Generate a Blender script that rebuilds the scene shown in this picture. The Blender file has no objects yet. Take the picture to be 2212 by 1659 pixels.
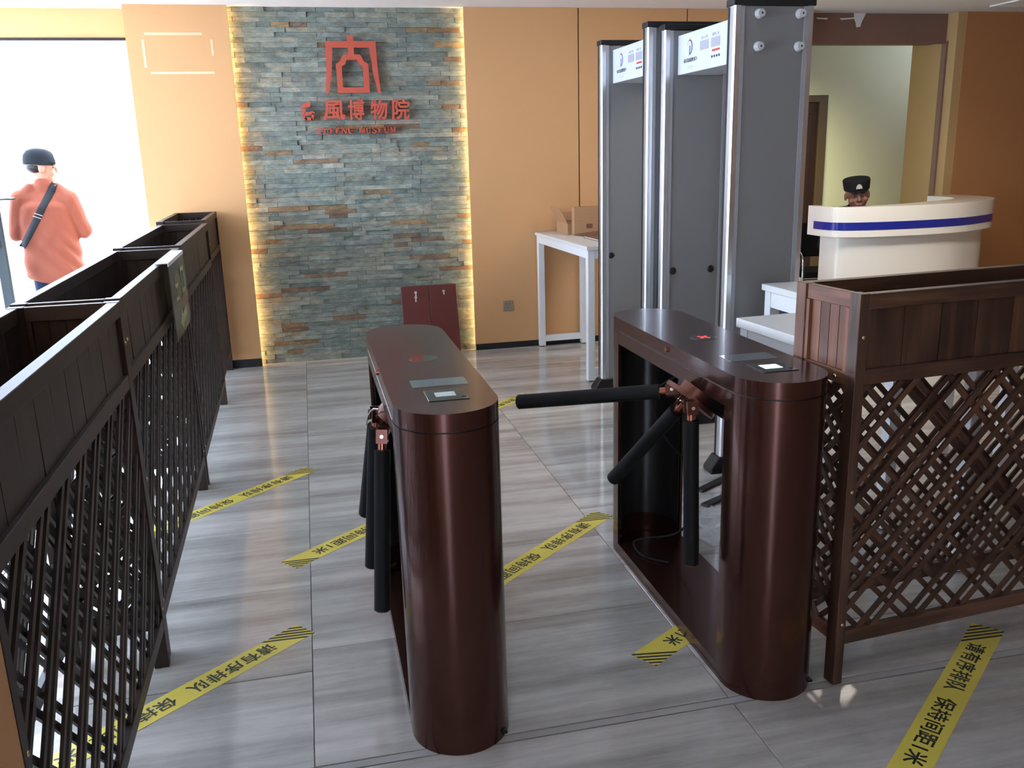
import bpy, bmesh, math, random
from mathutils import Vector, Matrix, Euler, Quaternion
from mathutils.bvhtree import BVHTree
PI = math.pi
rnd = random.Random(7)
S = bpy.context.scene
COL = S.collection

# ------------------------------------------------------------------ camera
CAM_H = 1.58
cd = bpy.data.cameras.new('camera'); cam = bpy.data.objects.new('camera', cd); COL.objects.link(cam)
cd.sensor_width = 36.0; cd.lens = 36.0 * 1909.8 / 2212.0
cd.clip_start = 0.02; cd.clip_end = 200
_f = Vector((0.21061824, 0.94461746, -0.25167005)).normalized()
_r = Vector((0.97413228, -0.22436994, -0.02691514)).normalized()
_u = _r.cross(_f).normalized()
cam.matrix_world = Matrix(((_r.x, _u.x, -_f.x, 0), (_r.y, _u.y, -_f.y, 0), (_r.z, _u.z, -_f.z, CAM_H), (0, 0, 0, 1)))
S.camera = cam

# ------------------------------------------------------------------ sky, lights, exposure
w = bpy.data.worlds.new('sky'); S.world = w; w.use_nodes = True
bg = w.node_tree.nodes['Background']
bg.inputs[0].default_value = (0.70, 0.84, 1.08, 1); bg.inputs[1].default_value = 9.0
S.view_settings.view_transform = 'Standard'; S.view_settings.look = 'None'
S.view_settings.gamma = 1.0; S.view_settings.use_curve_mapping = False
S.view_settings.exposure = 1.05

def area(name, loc, target, size, energy, color, shape='RECTANGLE', spread=PI):
    l = bpy.data.lights.new(name, 'AREA'); l.shape = shape
    l.size = size[0]; l.size_y = size[1]; l.energy = energy; l.color = color; l.spread = spread
    o = bpy.data.objects.new(name, l); COL.objects.link(o); o.location = loc
    d = Vector(target) - Vector(loc); o.rotation_euler = d.to_track_quat('-Z', 'Y').to_euler()
    return o
area('corridor_lamp', (4.7, 8.3, 2.40), (4.9, 10.0, 0.7), (1.2, 0.3), 26, (1.0, 1.0, 0.74), spread=1.7)
area('lobby_lamp', (3.4, 5.2, 2.655), (3.4, 5.2, 0), (1.2, 1.2), 16, (1.0, 0.9, 0.78))
area('desk_fill', (4.3, 4.7, 2.655), (4.6, 6.0, 0.9), (0.6, 0.6), 6, (1.0, 0.93, 0.82), spread=1.5)  # unseen fill at the ceiling, added to brighten the desk front

# ------------------------------------------------------------------ materials
def mat(name, col, rough=0.5, metal=0.0, spec=0.5, coat=0.0, emit=None, estr=0.0, trans=0.0, ior=1.45, alpha=None):
    m = bpy.data.materials.new(name); m.use_nodes = True
    b = m.node_tree.nodes['Principled BSDF']
    b.inputs['Base Color'].default_value = (*col, 1); b.inputs['Roughness'].default_value = rough
    b.inputs['Metallic'].default_value = metal; b.inputs['Specular IOR Level'].default_value = spec
    b.inputs['Coat Weight'].default_value = coat; b.inputs['Coat Roughness'].default_value = 0.08
    b.inputs['Transmission Weight'].default_value = trans; b.inputs['IOR'].default_value = ior
    if emit: b.inputs['Emission Color'].default_value = (*emit, 1); b.inputs['Emission Strength'].default_value = estr
    return m
class NT:
    def __init__(s, m):
        s.t = m.node_tree; s.b = s.t.nodes['Principled BSDF']
    def n(s, typ, **kw):
        x = s.t.nodes.new(typ)
        for k, v in kw.items():
            if k in x.inputs: x.inputs[k].default_value = v
            else: setattr(x, k, v)
        return x
    def l(s, a, b): s.t.links.new(a, b)
    def coord(s, scale=(1, 1, 1), out='Object', rand=0.0):
        tc = s.n('ShaderNodeTexCoord'); mp = s.n('ShaderNodeMapping'); mp.inputs['Scale'].default_value = scale
        src = tc.outputs[out]
        if rand:
            oi = s.n('ShaderNodeObjectInfo'); ml = s.n('ShaderNodeMath', operation='MULTIPLY'); ml.inputs[1].default_value = rand
            s.l(oi.outputs['Random'], ml.inputs[0]); ad = s.n('ShaderNodeVectorMath', operation='ADD')
            s.l(src, ad.inputs[0]); s.l(ml.outputs[0], ad.inputs[1]); src = ad.outputs[0]
        s.l(src, mp.inputs[0]); return mp.outputs[0]
    def ramp(s, fac, stops):
        r = s.n('ShaderNodeValToRGB'); e = r.color_ramp.elements
        while len(e) < len(stops): e.new(0.5)
        for el, (p, c) in zip(e, stops): el.position = p; el.color = (*c, 1)
        s.l(fac, r.inputs[0]); return r.outputs[0]
    def noise(s, vec, scale, detail=4, rough=0.55):
        x = s.n('ShaderNodeTexNoise'); x.inputs['Scale'].default_value = scale; x.inputs['Detail'].default_value = detail; x.inputs['Roughness'].default_value = rough
        s.l(vec, x.inputs['Vector']); return x.outputs['Fac']
    def mix(s, fac, a, b, blend='MIX'):
        x = s.n('ShaderNodeMix', data_type='RGBA', blend_type=blend)
        for k, v in ((0, fac), (6, a), (7, b)):
            if hasattr(v, 'links'): s.l(v, x.inputs[k])
            else: x.inputs[k].default_value = v if k == 0 else (*v, 1)
        return x.outputs[2]
    def bump(s, h, strength=0.2, dist=0.002):
        x = s.n('ShaderNodeBump'); x.inputs['Strength'].default_value = strength; x.inputs['Distance'].default_value = dist
        s.l(h, x.inputs['Height']); s.l(x.outputs[0], s.b.inputs['Normal'])

def wood_mat(name, dark, mid, light, rough=0.45):
    m = mat(name, mid, rough); t = NT(m)
    v = t.coord((1.2, 16, 16), rand=37.0); n = t.noise(v, 2.2, 5, 0.6)
    v2 = t.coord((0.8, 3, 3), rand=11.0); n2 = t.noise(v2, 2.0, 2)
    c = t.ramp(n, [(0.30, dark), (0.52, mid), (0.75, light)])
    oi = t.n('ShaderNodeObjectInfo')
    tint = t.ramp(oi.outputs['Random'], [(0.0, (0.62, 0.60, 0.60)), (0.5, (1.0, 1.0, 1.0)), (1.0, (1.45, 1.35, 1.25))])
    c = t.mix(1.0, c, tint, 'MULTIPLY')
    c = t.mix(0.35, c, t.ramp(n2, [(0.35, dark), (0.65, light)]), 'MIX')
    t.l(c, t.b.inputs['Base Color']); t.bump(n, 0.15, 0.0012)
    return m
M = {}
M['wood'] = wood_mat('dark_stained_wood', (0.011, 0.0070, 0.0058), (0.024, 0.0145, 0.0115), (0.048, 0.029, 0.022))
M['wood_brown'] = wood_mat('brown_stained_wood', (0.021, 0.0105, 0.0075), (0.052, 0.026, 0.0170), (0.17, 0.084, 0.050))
M['wood_red_lit'] = wood_mat('window_lit_red_wood', (0.045, 0.0175, 0.010), (0.165, 0.066, 0.036), (0.34, 0.145, 0.078))  # reddish wood, lightened in colour for the window light on the planter's end
def wallpaper(name, c1, c2):
    m = mat(name, c1, 0.6, spec=0.3); t = NT(m)
    v = t.coord((1, 1, 1), 'Object'); n = t.noise(v, 2.2, 3)
    v2 = t.coord((90, 90, 30)); n2 = t.noise(v2, 3, 2)
    c = t.mix(n, c1, c2); t.l(c, t.b.inputs['Base Color']); t.bump(n2, 0.25, 0.0008)
    return m
M['paper'] = wallpaper('tan_wallpaper', (0.66, 0.365, 0.165), (0.61, 0.335, 0.148))
M['paper_orange'] = wallpaper('orange_wallpaper', (0.44, 0.21, 0.085), (0.42, 0.195, 0.08))
M['lintel'] = wallpaper('yellow_wallpaper', (0.66, 0.44, 0.20), (0.62, 0.40, 0.18))
M['beam'] = wallpaper('brown_bare_beam', (0.25, 0.145, 0.110), (0.20, 0.115, 0.09))
M['corridor'] = wallpaper('yellow_plaster', (0.56, 0.54, 0.36), (0.52, 0.51, 0.35))
M['reveal'] = wallpaper('tan_plaster', (0.50, 0.33, 0.15), (0.46, 0.30, 0.14))
M['ceiling'] = mat('white_ceiling_paint', (0.90, 0.90, 0.90), 0.7)
M['plaster'] = mat('white_plaster', (0.75, 0.73, 0.72), 0.7)
M['residue'] = mat('cream_tape_residue', (0.74, 0.55, 0.34), 0.6)
M['black_base'] = mat('black_skirting', (0.012, 0.012, 0.013), 0.35)
M['black_gap'] = mat('dark_joint', (0.015, 0.008, 0.006), 0.8)
M['grout'] = mat('grey_grout', (0.19, 0.18, 0.17), 0.9)
def tile_mat():
    m = mat('streaked_grey_tile', (0.4, 0.4, 0.38), 0.12, spec=0.5); t = NT(m)
    v = t.coord((0.40, 4.6, 1), 'Object', rand=61.0); n = t.noise(v, 1.5, 8, 0.66)
    v2 = t.coord((0.7, 16, 1), 'Object', rand=23.0); n2 = t.noise(v2, 1.6, 4, 0.6)
    v3 = t.coord((3, 5, 1), 'Object', rand=9.0); n3 = t.noise(v3, 2.0, 5, 0.7)
    c = t.ramp(n, [(0.30, (0.165, 0.153, 0.138)), (0.44, (0.32, 0.302, 0.276)), (0.54, (0.46, 0.438, 0.402)), (0.68, (0.64, 0.615, 0.57))])
    c = t.mix(0.20, c, t.ramp(n2, [(0.3, (0.22, 0.203, 0.183)), (0.7, (0.54, 0.515, 0.475))]))
    c = t.mix(0.22, c, t.ramp(n3, [(0.3, (0.22, 0.215, 0.21)), (0.7, (0.55, 0.54, 0.52))]))
    t.l(c, t.b.inputs['Base Color'])
    rr = t.n('ShaderNodeMapRange'); rr.inputs[3].default_value = 0.05; rr.inputs[4].default_value = 0.13
    t.l(n3, rr.inputs[0]); t.l(rr.outputs[0], t.b.inputs['Roughness'])
    return m
M['tile'] = tile_mat()
def stone_mat():
    m = mat('split_slate', (0.2, 0.22, 0.2), 0.75, spec=0.35); t = NT(m)
    at = t.n('ShaderNodeAttribute', attribute_name='tint')
    v = t.coord((1, 1, 2.4), 'Object'); n = t.noise(v, 13, 6, 0.68); n2 = t.noise(v, 45, 4, 0.6)
    c = t.mix(1.0, at.outputs['Color'], t.ramp(n, [(0.25, (0.55, 0.55, 0.56)), (0.5, (1, 1, 1)), (0.75, (1.6, 1.57, 1.48))]), 'MULTIPLY')
    n3 = t.noise(t.coord((1, 1, 1.8), 'Object'), 26, 5, 0.7)
    fl = t.n('ShaderNodeSeparateColor'); t.l(t.ramp(n3, [(0.58, (0, 0, 0)), (0.72, (0.6, 0.6, 0.6))]), fl.inputs[0])
    c = t.mix(fl.outputs[0], c, (0.33, 0.345, 0.31))
    r = t.noise(t.coord((1, 1, 3), 'Object'), 5.0, 5, 0.65)
    fac = t.ramp(r, [(0.57, (0, 0, 0)), (0.72, (0.75, 0.75, 0.75))])
    sep = t.n('ShaderNodeSeparateColor'); t.l(fac, sep.inputs[0])
    c = t.mix(sep.outputs[0], c, (0.30, 0.20, 0.095))
    t.l(c, t.b.inputs['Base Color'])
    ad = t.n('ShaderNodeMath', operation='ADD'); t.l(n, ad.inputs[0]); t.l(n2, ad.inputs[1])
    t.bump(ad.outputs[0], 0.7, 0.006)
    return m
M['stone'] = stone_mat()
M['led'] = mat('warm_led_diffuser', (0.9, 0.8, 0.5), 0.5, emit=(1.0, 0.68, 0.30), estr=24.0)
M['sign_red'] = mat('red_sign_paint', (0.50, 0.085, 0.050), 0.4)
def paint_mat():
    m = mat('brown_enamel', (0.088, 0.034, 0.026), 0.24, metal=0.85, spec=0.5, coat=0.22); t = NT(m)
    n = t.noise(t.coord((1, 1, 1)), 900, 2); t.bump(n, 0.05, 0.0004); return m
M['enamel'] = paint_mat()
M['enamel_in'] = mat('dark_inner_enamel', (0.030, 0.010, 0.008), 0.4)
M['liner'] = mat('black_inner_sheet', (0.012, 0.012, 0.012), 0.28)
M['copper'] = mat('copper_enamel', (0.36, 0.13, 0.085), 0.25, metal=0.8)
M['hinge'] = mat('dark_copper_enamel', (0.13, 0.050, 0.035), 0.28, metal=0.7)
M['rubber'] = mat('black_foam', (0.007, 0.007, 0.0075), 0.6, spec=0.18)
M['chrome'] = mat('chrome', (0.75, 0.74, 0.72), 0.12, metal=1.0)
M['glass_dark'] = mat('dark_indicator_glass', (0.012, 0.016, 0.018), 0.04, coat=1.0)
M['glass_strip'] = mat('grey_display_glass', (0.10, 0.135, 0.145), 0.04, coat=1.0)
M['screen'] = mat('pale_lcd', (0.55, 0.62, 0.58), 0.3)
M['screen_lit'] = mat('lit_lcd', (0.6, 0.8, 0.7), 0.3, emit=(0.75, 1.0, 0.9), estr=0.9)
M['red_led'] = mat('red_led', (0.6, 0.03, 0.03), 0.4, emit=(1, 0.06, 0.05), estr=0.7)
def alu():
    m = mat('brushed_aluminium', (0.72, 0.74, 0.77), 0.30, metal=0.9); return m
M['alu'] = alu()
M['grey_panel'] = mat('grey_laminate', (0.235, 0.236, 0.238), 0.5)
M['grey_light'] = mat('light_grey_edge', (0.36, 0.37, 0.39), 0.4)
M['black_plastic'] = mat('black_plastic', (0.010, 0.010, 0.011), 0.4)
M['header_white'] = mat('white_header_film', (0.56, 0.585, 0.64), 0.4)
M['knob_white'] = mat('white_knob_plastic', (0.62, 0.62, 0.64), 0.35)
M['ink_grey'] = mat('grey_print', (0.36, 0.35, 0.40), 0.5)
M['ink_dark'] = mat('dark_print', (0.05, 0.05, 0.07), 0.5)
M['ink_blue'] = mat('blue_print', (0.035, 0.06, 0.32), 0.5)
M['ink_orange'] = mat('orange_print', (0.85, 0.42, 0.22), 0.5)
M['ink_red'] = mat('red_print', (0.55, 0.05, 0.05), 0.5)
M['white_paint'] = mat('white_table_paint', (0.72, 0.73, 0.73), 0.35)
M['white_top'] = mat('white_table_top', (0.66, 0.65, 0.62), 0.35)
M['desk_white'] = mat('cream_lacquer', (0.80, 0.77, 0.70), 0.25, coat=0.5)
M['desk_blue'] = mat('blue_stripe_film', (0.012, 0.022, 0.26), 0.15, coat=0.4)
def card():
    m = mat('brown_cardboard', (0.42, 0.24, 0.125), 0.75, spec=0.2); t = NT(m)
    n = t.noise(t.coord((4, 4, 40)), 2, 3); c = t.mix(n, (0.44, 0.255, 0.135), (0.37, 0.205, 0.105)); t.l(c, t.b.inputs['Base Color']); return m
M['card'] = card()
M['card_dark'] = mat('dark_cardboard', (0.17, 0.085, 0.045), 0.6)
M['maroon'] = mat('maroon_board', (0.105, 0.018, 0.013), 0.3, coat=0.3)
M['tape_y'] = mat('yellow_floor_tape', (0.72, 0.60, 0.10), 0.35)
M['tape_ink'] = mat('black_tape_print', (0.035, 0.038, 0.030), 0.5)
M['outlet'] = mat('grey_brown_outlet', (0.30, 0.24, 0.18), 0.35)
M['acrylic'] = mat('smoky_acrylic', (0.16, 0.16, 0.135), 0.10, trans=0.0)
_nt = NT(M['acrylic']); _nt.b.inputs['Alpha'].default_value = 0.62
M['acrylic_ink'] = mat('yellow_green_print', (0.42, 0.43, 0.22), 0.5)
M['door_wood'] = mat('dark_door_wood', (0.022, 0.010, 0.008), 0.4)
M['door_frame'] = mat('bronze_door_frame', (0.075, 0.050, 0.030), 0.35)
M['ground'] = mat('pale_concrete', (0.72, 0.71, 0.69), 0.8)
M['pole'] = mat('dark_grey_pole', (0.030, 0.045, 0.050), 0.5)
M['skin'] = mat('skin', (0.50, 0.27, 0.185), 0.55)
M['skin_dark'] = mat('tanned_skin', (0.21, 0.098, 0.066), 0.5)
M['hair'] = mat('black_hair', (0.010, 0.009, 0.009), 0.5)
def cloth(name, c):
    m = mat(name, c, 0.85, spec=0.2); t = NT(m); n = t.noise(t.coord((1, 1, 1)), 260, 2); t.bump(n, 0.3, 0.001); return m
M['shirt'] = cloth('rust_cloth', (0.30, 0.092, 0.058))
M['jeans'] = cloth('navy_cloth', (0.020, 0.032, 0.070))
M['black_cloth'] = cloth('black_cloth', (0.010, 0.010, 0.012))
M['cap_dark'] = cloth('charcoal_cloth', (0.020, 0.024, 0.030))
M['strap'] = cloth('dark_grey_webbing', (0.030, 0.034, 0.040))
M['badge'] = mat('silver_badge', (0.62, 0.62, 0.62), 0.35, metal=0.3)
M['eye_white'] = mat('eye_white', (0.30, 0.26, 0.24), 0.35)
M['iris'] = mat('dark_iris', (0.012, 0.008, 0.006), 0.2)
M['lip'] = mat('lip', (0.24, 0.085, 0.07), 0.5)
M['film'] = mat('clear_plastic_film', (0.9, 0.92, 0.94), 0.12, trans=0.0)
NT(M['film']).b.inputs['Alpha'].default_value = 0.28
M['trim_white'] = mat('white_trim', (0.85, 0.85, 0.86), 0.4)
M['brass'] = mat('brass_bolt', (0.75, 0.62, 0.36), 0.25, metal=1.0)
M['mortar'] = mat('pale_mortar', (0.36, 0.355, 0.34), 0.6)

# ------------------------------------------------------------------ helpers
def link(name, me, parent=None, m=None):
    o = bpy.data.objects.new(name, me); COL.objects.link(o)
    if parent is not None: o.parent = parent
    if m is not None and me is not None and not me.materials: me.materials.append(M[m] if isinstance(m, str) else m)
    return o
def obj(name, bm, m, parent=None, smooth=None, bevel=0.0, seg=1):
    if bevel: bmesh.ops.bevel(bm, geom=bm.edges[:], offset=bevel, segments=seg, affect='EDGES', profile=0.5, clamp_overlap=True)
    bmesh.ops.recalc_face_normals(bm, faces=bm.faces[:])
    me = bpy.data.meshes.new(name); bm.to_mesh(me); bm.free()
    if smooth is not None:
        me.polygons.foreach_set('use_smooth', [True] * len(me.polygons)); me.set_sharp_from_angle(angle=math.radians(smooth))
    return link(name, me, parent, m)
def tag(o, label=None, cat=None, group=None, kind=None):
    if label: o['label'] = label
    if cat: o['category'] = cat
    if group: o['group'] = group
    if kind: o['kind'] = kind
    return o
def empty(name, loc=(0, 0, 0), rz=0.0):
    o = bpy.data.objects.new(name, None); COL.objects.link(o); o.empty_display_size = 0.05
    o.location = loc; o.rotation_euler = (0, 0, rz); return o
def NB(): return bmesh.new()
def box(bm, x0, x1, y0, y1, z0, z1):
    m = Matrix.Translation(((x0 + x1) / 2, (y0 + y1) / 2, (z0 + z1) / 2)) @ Matrix.Diagonal((abs(x1 - x0), abs(y1 - y0), abs(z1 - z0), 1))
    bmesh.ops.create_cube(bm, size=1, matrix=m); return bm
def bx(x0, x1, y0, y1, z0, z1): return box(NB(), x0, x1, y0, y1, z0, z1)
def cyl(bm, p0, p1, r0, r1=None, n=16, caps=True):
    p0 = Vector(p0); p1 = Vector(p1); r1 = r0 if r1 is None else r1; d = p1 - p0
    m = Matrix.Translation((p0 + p1) / 2) @ d.to_track_quat('Z', 'Y').to_matrix().to_4x4()
    bmesh.ops.create_cone(bm, cap_ends=caps, segments=n, radius1=r0, radius2=r1, depth=d.length, matrix=m); return bm
def sph(bm, c, r, scale=(1, 1, 1), rot=None, sub=2):
    m = Matrix.Translation(c) @ (rot.to_4x4() if rot is not None else Matrix.Identity(4)) @ Matrix.Diagonal((*scale, 1))
    bmesh.ops.create_icosphere(bm, subdivisions=sub, radius=r, matrix=m); return bm
def prism(bm, pts, z0, z1):
    """pts 2D outline extruded along z"""
    a = [bm.verts.new((x, y, z0)) for x, y in pts]; b = [bm.verts.new((x, y, z1)) for x, y in pts]; n = len(pts)
    bm.faces.new(a[::-1]); bm.faces.new(b)
    for i in range(n): bm.faces.new((a[i], a[(i + 1) % n], b[(i + 1) % n], b[i]))
    return bm
def prism_xz(bm, pts, y0, y1):
    a = [bm.verts.new((x, y0, z)) for x, z in pts]; b = [bm.verts.new((x, y1, z)) for x, z in pts]; n = len(pts)
    bm.faces.new(a); bm.faces.new(b[::-1])
    for i in range(n): bm.faces.new((a[i], a[(i + 1) % n], b[(i + 1) % n], b[i]))
    return bm
def tube(bm, pts, r, n=8):
    pts = [Vector(p) for p in pts]; rings = []
    up = Vector((0, 0, 1)); prev = None
    for i, p in enumerate(pts):
        d = (pts[min(i + 1, len(pts) - 1)] - pts[max(i - 1, 0)]).normalized()
        if prev is None:
            a = d.cross(up) if abs(d.z) < 0.9 else d.cross(Vector((1, 0, 0)))
        else: a = prev - d * prev.dot(d)
        a.normalize(); b = d.cross(a); prev = a
        rings.append([bm.verts.new(p + (a * math.cos(2 * PI * k / n) + b * math.sin(2 * PI * k / n)) * r) for k in range(n)])
    for i in range(len(rings) - 1):
        for k in range(n):
            bm.faces.new((rings[i][k], rings[i][(k + 1) % n], rings[i + 1][(k + 1) % n], rings[i + 1][k]))
    bm.faces.new(rings[0][::-1]); bm.faces.new(rings[-1]); return bm
def smooth_path(pts, k=6):
    P = [Vector(p) for p in pts]; out = []
    for i in range(len(P) - 1):
        p0 = P[max(i - 1, 0)]; p1 = P[i]; p2 = P[i + 1]; p3 = P[min(i + 2, len(P) - 1)]
        for j in range(k):
            t = j / k
            out.append(0.5 * ((2 * p1) + (p2 - p0) * t + (2 * p0 - 5 * p1 + 4 * p2 - p3) * t * t + (3 * p1 - p0 - 3 * p2 + p3) * t ** 3))
    out.append(P[-1]); return out
def board(name, p0, p1, wdir, wid, thk, m, parent, bevel=0.0):
    """plank along local X from p0 to p1; wdir = direction of its width; its own axes so the grain runs along it"""
    p0 = Vector(p0); p1 = Vector(p1); x = (p1 - p0); L = x.length; x.normalize()
    y = Vector(wdir); y = (y - x * y.dot(x)).normalized(); z = x.cross(y)
    bm = bx(-L / 2, L / 2, -wid / 2, wid / 2, -thk / 2, thk / 2)
    o = obj(name, bm, m, parent, bevel=bevel)
    R = Matrix((x, y, z)).transposed().to_4x4(); R.translation = (p0 + p1) / 2
    o.matrix_local = R; return o
def text_mesh(body, size, extrude=0.0, bold=0.0, align='CENTER', space=1.0):
    c = bpy.data.curves.new('text', 'FONT'); c.body = body; c.size = size; c.extrude = extrude
    c.align_x = align; c.align_y = 'CENTER'; c.space_character = space; c.resolution_u = 3
    o = bpy.data.objects.new('text', c); COL.objects.link(o)
    dg = bpy.context.evaluated_depsgraph_get(); me = bpy.data.meshes.new_from_object(o.evaluated_get(dg))
    me.materials.clear()
    bpy.data.objects.remove(o); bpy.data.curves.remove(c)
    if bold:
        b2 = bmesh.new()
        for k, (dx, dy) in enumerate(((0, 0), (bold, bold), (-bold, bold), (bold, -bold), (-bold, -bold))):
            n0 = len(b2.verts); b2.from_mesh(me); b2.verts.ensure_lookup_table()
            for v in b2.verts[n0:]: v.co += Vector((dx, dy, 0.00003 * k))
        b2.to_mesh(me); b2.free()
    return me
def fit_text(me, width, height):
    xs = [v.co.x for v in me.vertices]; ys = [v.co.y for v in me.vertices]
    sx = width / (max(xs) - min(xs)); sy = height / (max(ys) - min(ys)); cx = (max(xs) + min(xs)) / 2; cy = (max(ys) + min(ys)) / 2
    for v in me.vertices: v.co.x = (v.co.x - cx) * sx; v.co.y = (v.co.y - cy) * sy
    return me

# ------------------------------------------------------------------ setting: floor, ceiling, walls
WY = 7.13; CZ = 2.675
floor = tag(obj('floor', bx(-3.7, 8.2, -2.5, 10.1, -0.10, -0.010), 'grout'), kind='structure')
tile_me = None
def tile_mesh(wx, wy):
    bm = bx(-wx / 2, wx / 2, -wy / 2, wy / 2, -0.0095, 0)
    top = [e for e in bm.edges if all(abs(v.co.z) < 1e-6 for v in e.verts)]
    bmesh.ops.bevel(bm, geom=top, offset=0.0012, segments=1, affect='EDGES')
    me = bpy.data.meshes.new('tile'); bm.to_mesh(me); bm.free(); me.materials.append(M['tile']); return me
TX, TY = 1.205, 0.60
full = tile_mesh(TX - 0.0022, TY - 0.0022)
x0s = [-0.10 + TX * k for k in range(-3, 7)]
for ci, x0 in enumerate(x0s):
    off = 2.59 if ci == 2 else (2.105 if ci % 2 == 1 else 2.42)
    y = off
    if off > 2.13:
        wy = off - 2.118 - 0.0022; o = link('tile', tile_mesh(TX - 0.0022, wy), floor); o.location = (x0 + TX / 2, 2.118 + wy / 2, 0)
    else: y = 2.118
    while y < 10.05:
        o = link('tile', full, floor); o.location = (x0 + TX / 2, y + TY / 2, 0); y += TY
    y = 2.083 - TY
    while y > -2.6:
        o = link('tile', full, floor); o.location = (x0 + TX / 2, y + TY / 2, 0); y -= TY
tag(obj('trim_1', bx(-3.7, 8.2, 2.087, 2.114, -0.0098, -0.0008), 'mortar'), kind='structure')
tag(obj('ceiling', bx(-3.7, 8.2, -2.5, WY + 0.42, CZ, CZ + 0.12), 'ceiling'), kind='structure')
tag(obj('ceiling_corridor', bx(3.4, 8.2, WY + 0.42, 10.2, 2.9, 3.0), 'ceiling'), kind='structure')
# left pier right of the open door, and the lintel over the door
tag(obj('wall_pier', box(bx(-1.15, -0.53, WY, 7.55, 0, CZ), -0.53, -0.44, WY, WY + 0.018, 0, CZ), 'paper'), kind='structure')
tag(obj('wall_lintel', bx(-3.7, -1.15, 7.33, 7.55, 2.475, CZ), 'lintel'), kind='structure')
tag(obj('trim_2', bx(-3.7, -1.15, 7.315, 7.55, 2.455, 2.475), 'door_wood'), kind='structure')
wl = NB()
box(wl, -3.82, -3.7, -2.5, 1.6, 0, CZ); box(wl, -3.82, -3.7, 1.6, 7.15, 2.50, CZ); box(wl, -3.82, -3.7, 1.6, 7.15, 0, 0.10); box(wl, -3.82, -3.7, 7.15, 7.55, 0, CZ)
tag(obj('wall_left', wl, 'paper'), kind='structure')
wn = tag(empty('window_1', (-3.76, 4.37, 0.10)), kind='structure')
for yy in (-2.74, -1.39, 0.0, 1.39, 2.74): obj('mullion', bx(-0.03, 0.03, yy - 0.03, yy + 0.03, 0, 2.40), 'pole', wn)
tag(obj('wall_near_pier', bx(-1.25, -0.516, 0.85, 1.375, 0, CZ), 'paper'), kind='structure')
tag(obj('wall_right', bx(8.2, 8.32, -2.5, 10.2, 0, CZ), 'paper_orange'), kind='structure')
# feature wall core and the papered panels to its right
fw = tag(obj('wall_feature', bx(-0.53, 1.38, 7.235, 7.55, 0, CZ), 'black_gap'), kind='structure')
wb = tag(obj('wall_back', bx(1.38, 4.20, WY + 0.02, 7.55, 0, CZ), 'black_gap'), kind='structure')
for a, b in ((1.29, 2.199), (2.209, 3.118), (3.128, 4.20)):
    obj('wall_panel', bx(a, b, WY, WY + 0.0195, 0.0, CZ - 0.001), 'paper', wb)
def baseboard(n, x0, x1, y, z=0.065):
    tag(obj(n, bx(x0, x1, y - 0.012, y - 0.0005, 0, z), 'black_base', bevel=0.002), kind='structure')
baseboard('baseboard_left', -1.15, -0.44, WY); baseboard('baseboard_right', 1.29, 4.20, WY, 0.05)
# tape residue left on the pier where a notice was taken down
wp = bpy.data.objects['wall_pier']
for x0, x1, z0, z1 in ((-1.02, -0.63, 2.470, 2.487), (-1.01, -0.57, 2.205, 2.222), (-1.045, -1.028, 2.25, 2.44), (-0.575, -0.560, 2.33, 2.44)):
    obj('residue_strip', bx(x0, x1, WY - 0.0012, WY - 0.0002, z0, z1), 'residue', wp)
# right side: beam over the opening, jamb, orange wall, corridor
bmw = tag(obj('wall_beam', bx(4.20, 5.67, 7.30, 7.55, 2.44, CZ), 'beam'), kind='structure')
tag(obj('trim_3', bx(4.20, 5.655, 7.285, 7.30, 2.425, 2.447), 'beam'), kind='structure')
tag(obj('wall_jamb', bx(5.675, 5.757, 7.17, 7.76, 0, CZ), 'reveal'), kind='structure')
tag(obj('trim_4', bx(5.655, 5.675, 7.27, 7.33, 0, 2.447), 'beam'), kind='structure')
tag(obj('wall_orange', bx(5.757, 8.2, 7.165, 7.76, 0, CZ), 'paper_orange'), kind='structure')
tag(obj('wall_corridor', bx(3.4, 8.2, 10.0, 10.15, 0, 2.9), 'corridor'), kind='structure')
tag(obj('wall_corridor_left', bx(3.4, 3.5, 7.55, 10.0, 0, 2.9), 'corridor'), kind='structure')
tag(obj('wall_over_opening', bx(3.4, 8.2, 7.55, 7.76, CZ, 2.9), 'corridor'), kind='structure')
# torn paper and smears on the beam
obj('torn_paper', prism_xz(NB(), [(4.735, CZ - 0.001), (4.85, CZ - 0.001), (4.825, 2.625), (4.812, 2.60), (4.805, 2.565), (4.765, 2.56), (4.757, 2.60), (4.74, 2.63)], 7.294, 7.2995), 'plaster', bmw)
obj('plaster_smear', prism_xz(NB(), [(4.60, 2.632), (4.74, 2.640), (4.742, 2.630), (4.62, 2.620)], 7.2965, 7.2998), 'plaster', bmw)
obj('plaster_smear', prism_xz(NB(), [(4.38, 2.638), (4.49, 2.634), (4.48, 2.622), (4.39, 2.626)], 7.2965, 7.2998), 'plaster', bmw)
# corridor door
d1 = tag(empty('door_1', (5.55, 9.99, 0)), kind='structure')
obj('door_panel', bx(-0.55, 0.52, -0.03, 0.0, 0.01, 2.08), 'door_wood', d1)
for a, b in ((-0.40, 0.02), (0.08, 0.44)):
    obj('door_moulding', bx(a, b, -0.042, -0.03, 0.30, 1.95), 'door_wood', d1, bevel=0.006)
obj('door_frame', bx(0.52, 0.63, -0.06, 0.0, 0, 2.16), 'door_frame', d1, bevel=0.004)
obj('door_frame', bx(-0.66, -0.55, -0.06, 0.0, 0, 2.16), 'door_frame', d1, bevel=0.004)
obj('door_frame', bx(-0.55, 0.52, -0.06, 0.0, 2.08, 2.16), 'door_frame', d1, bevel=0.004)
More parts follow.
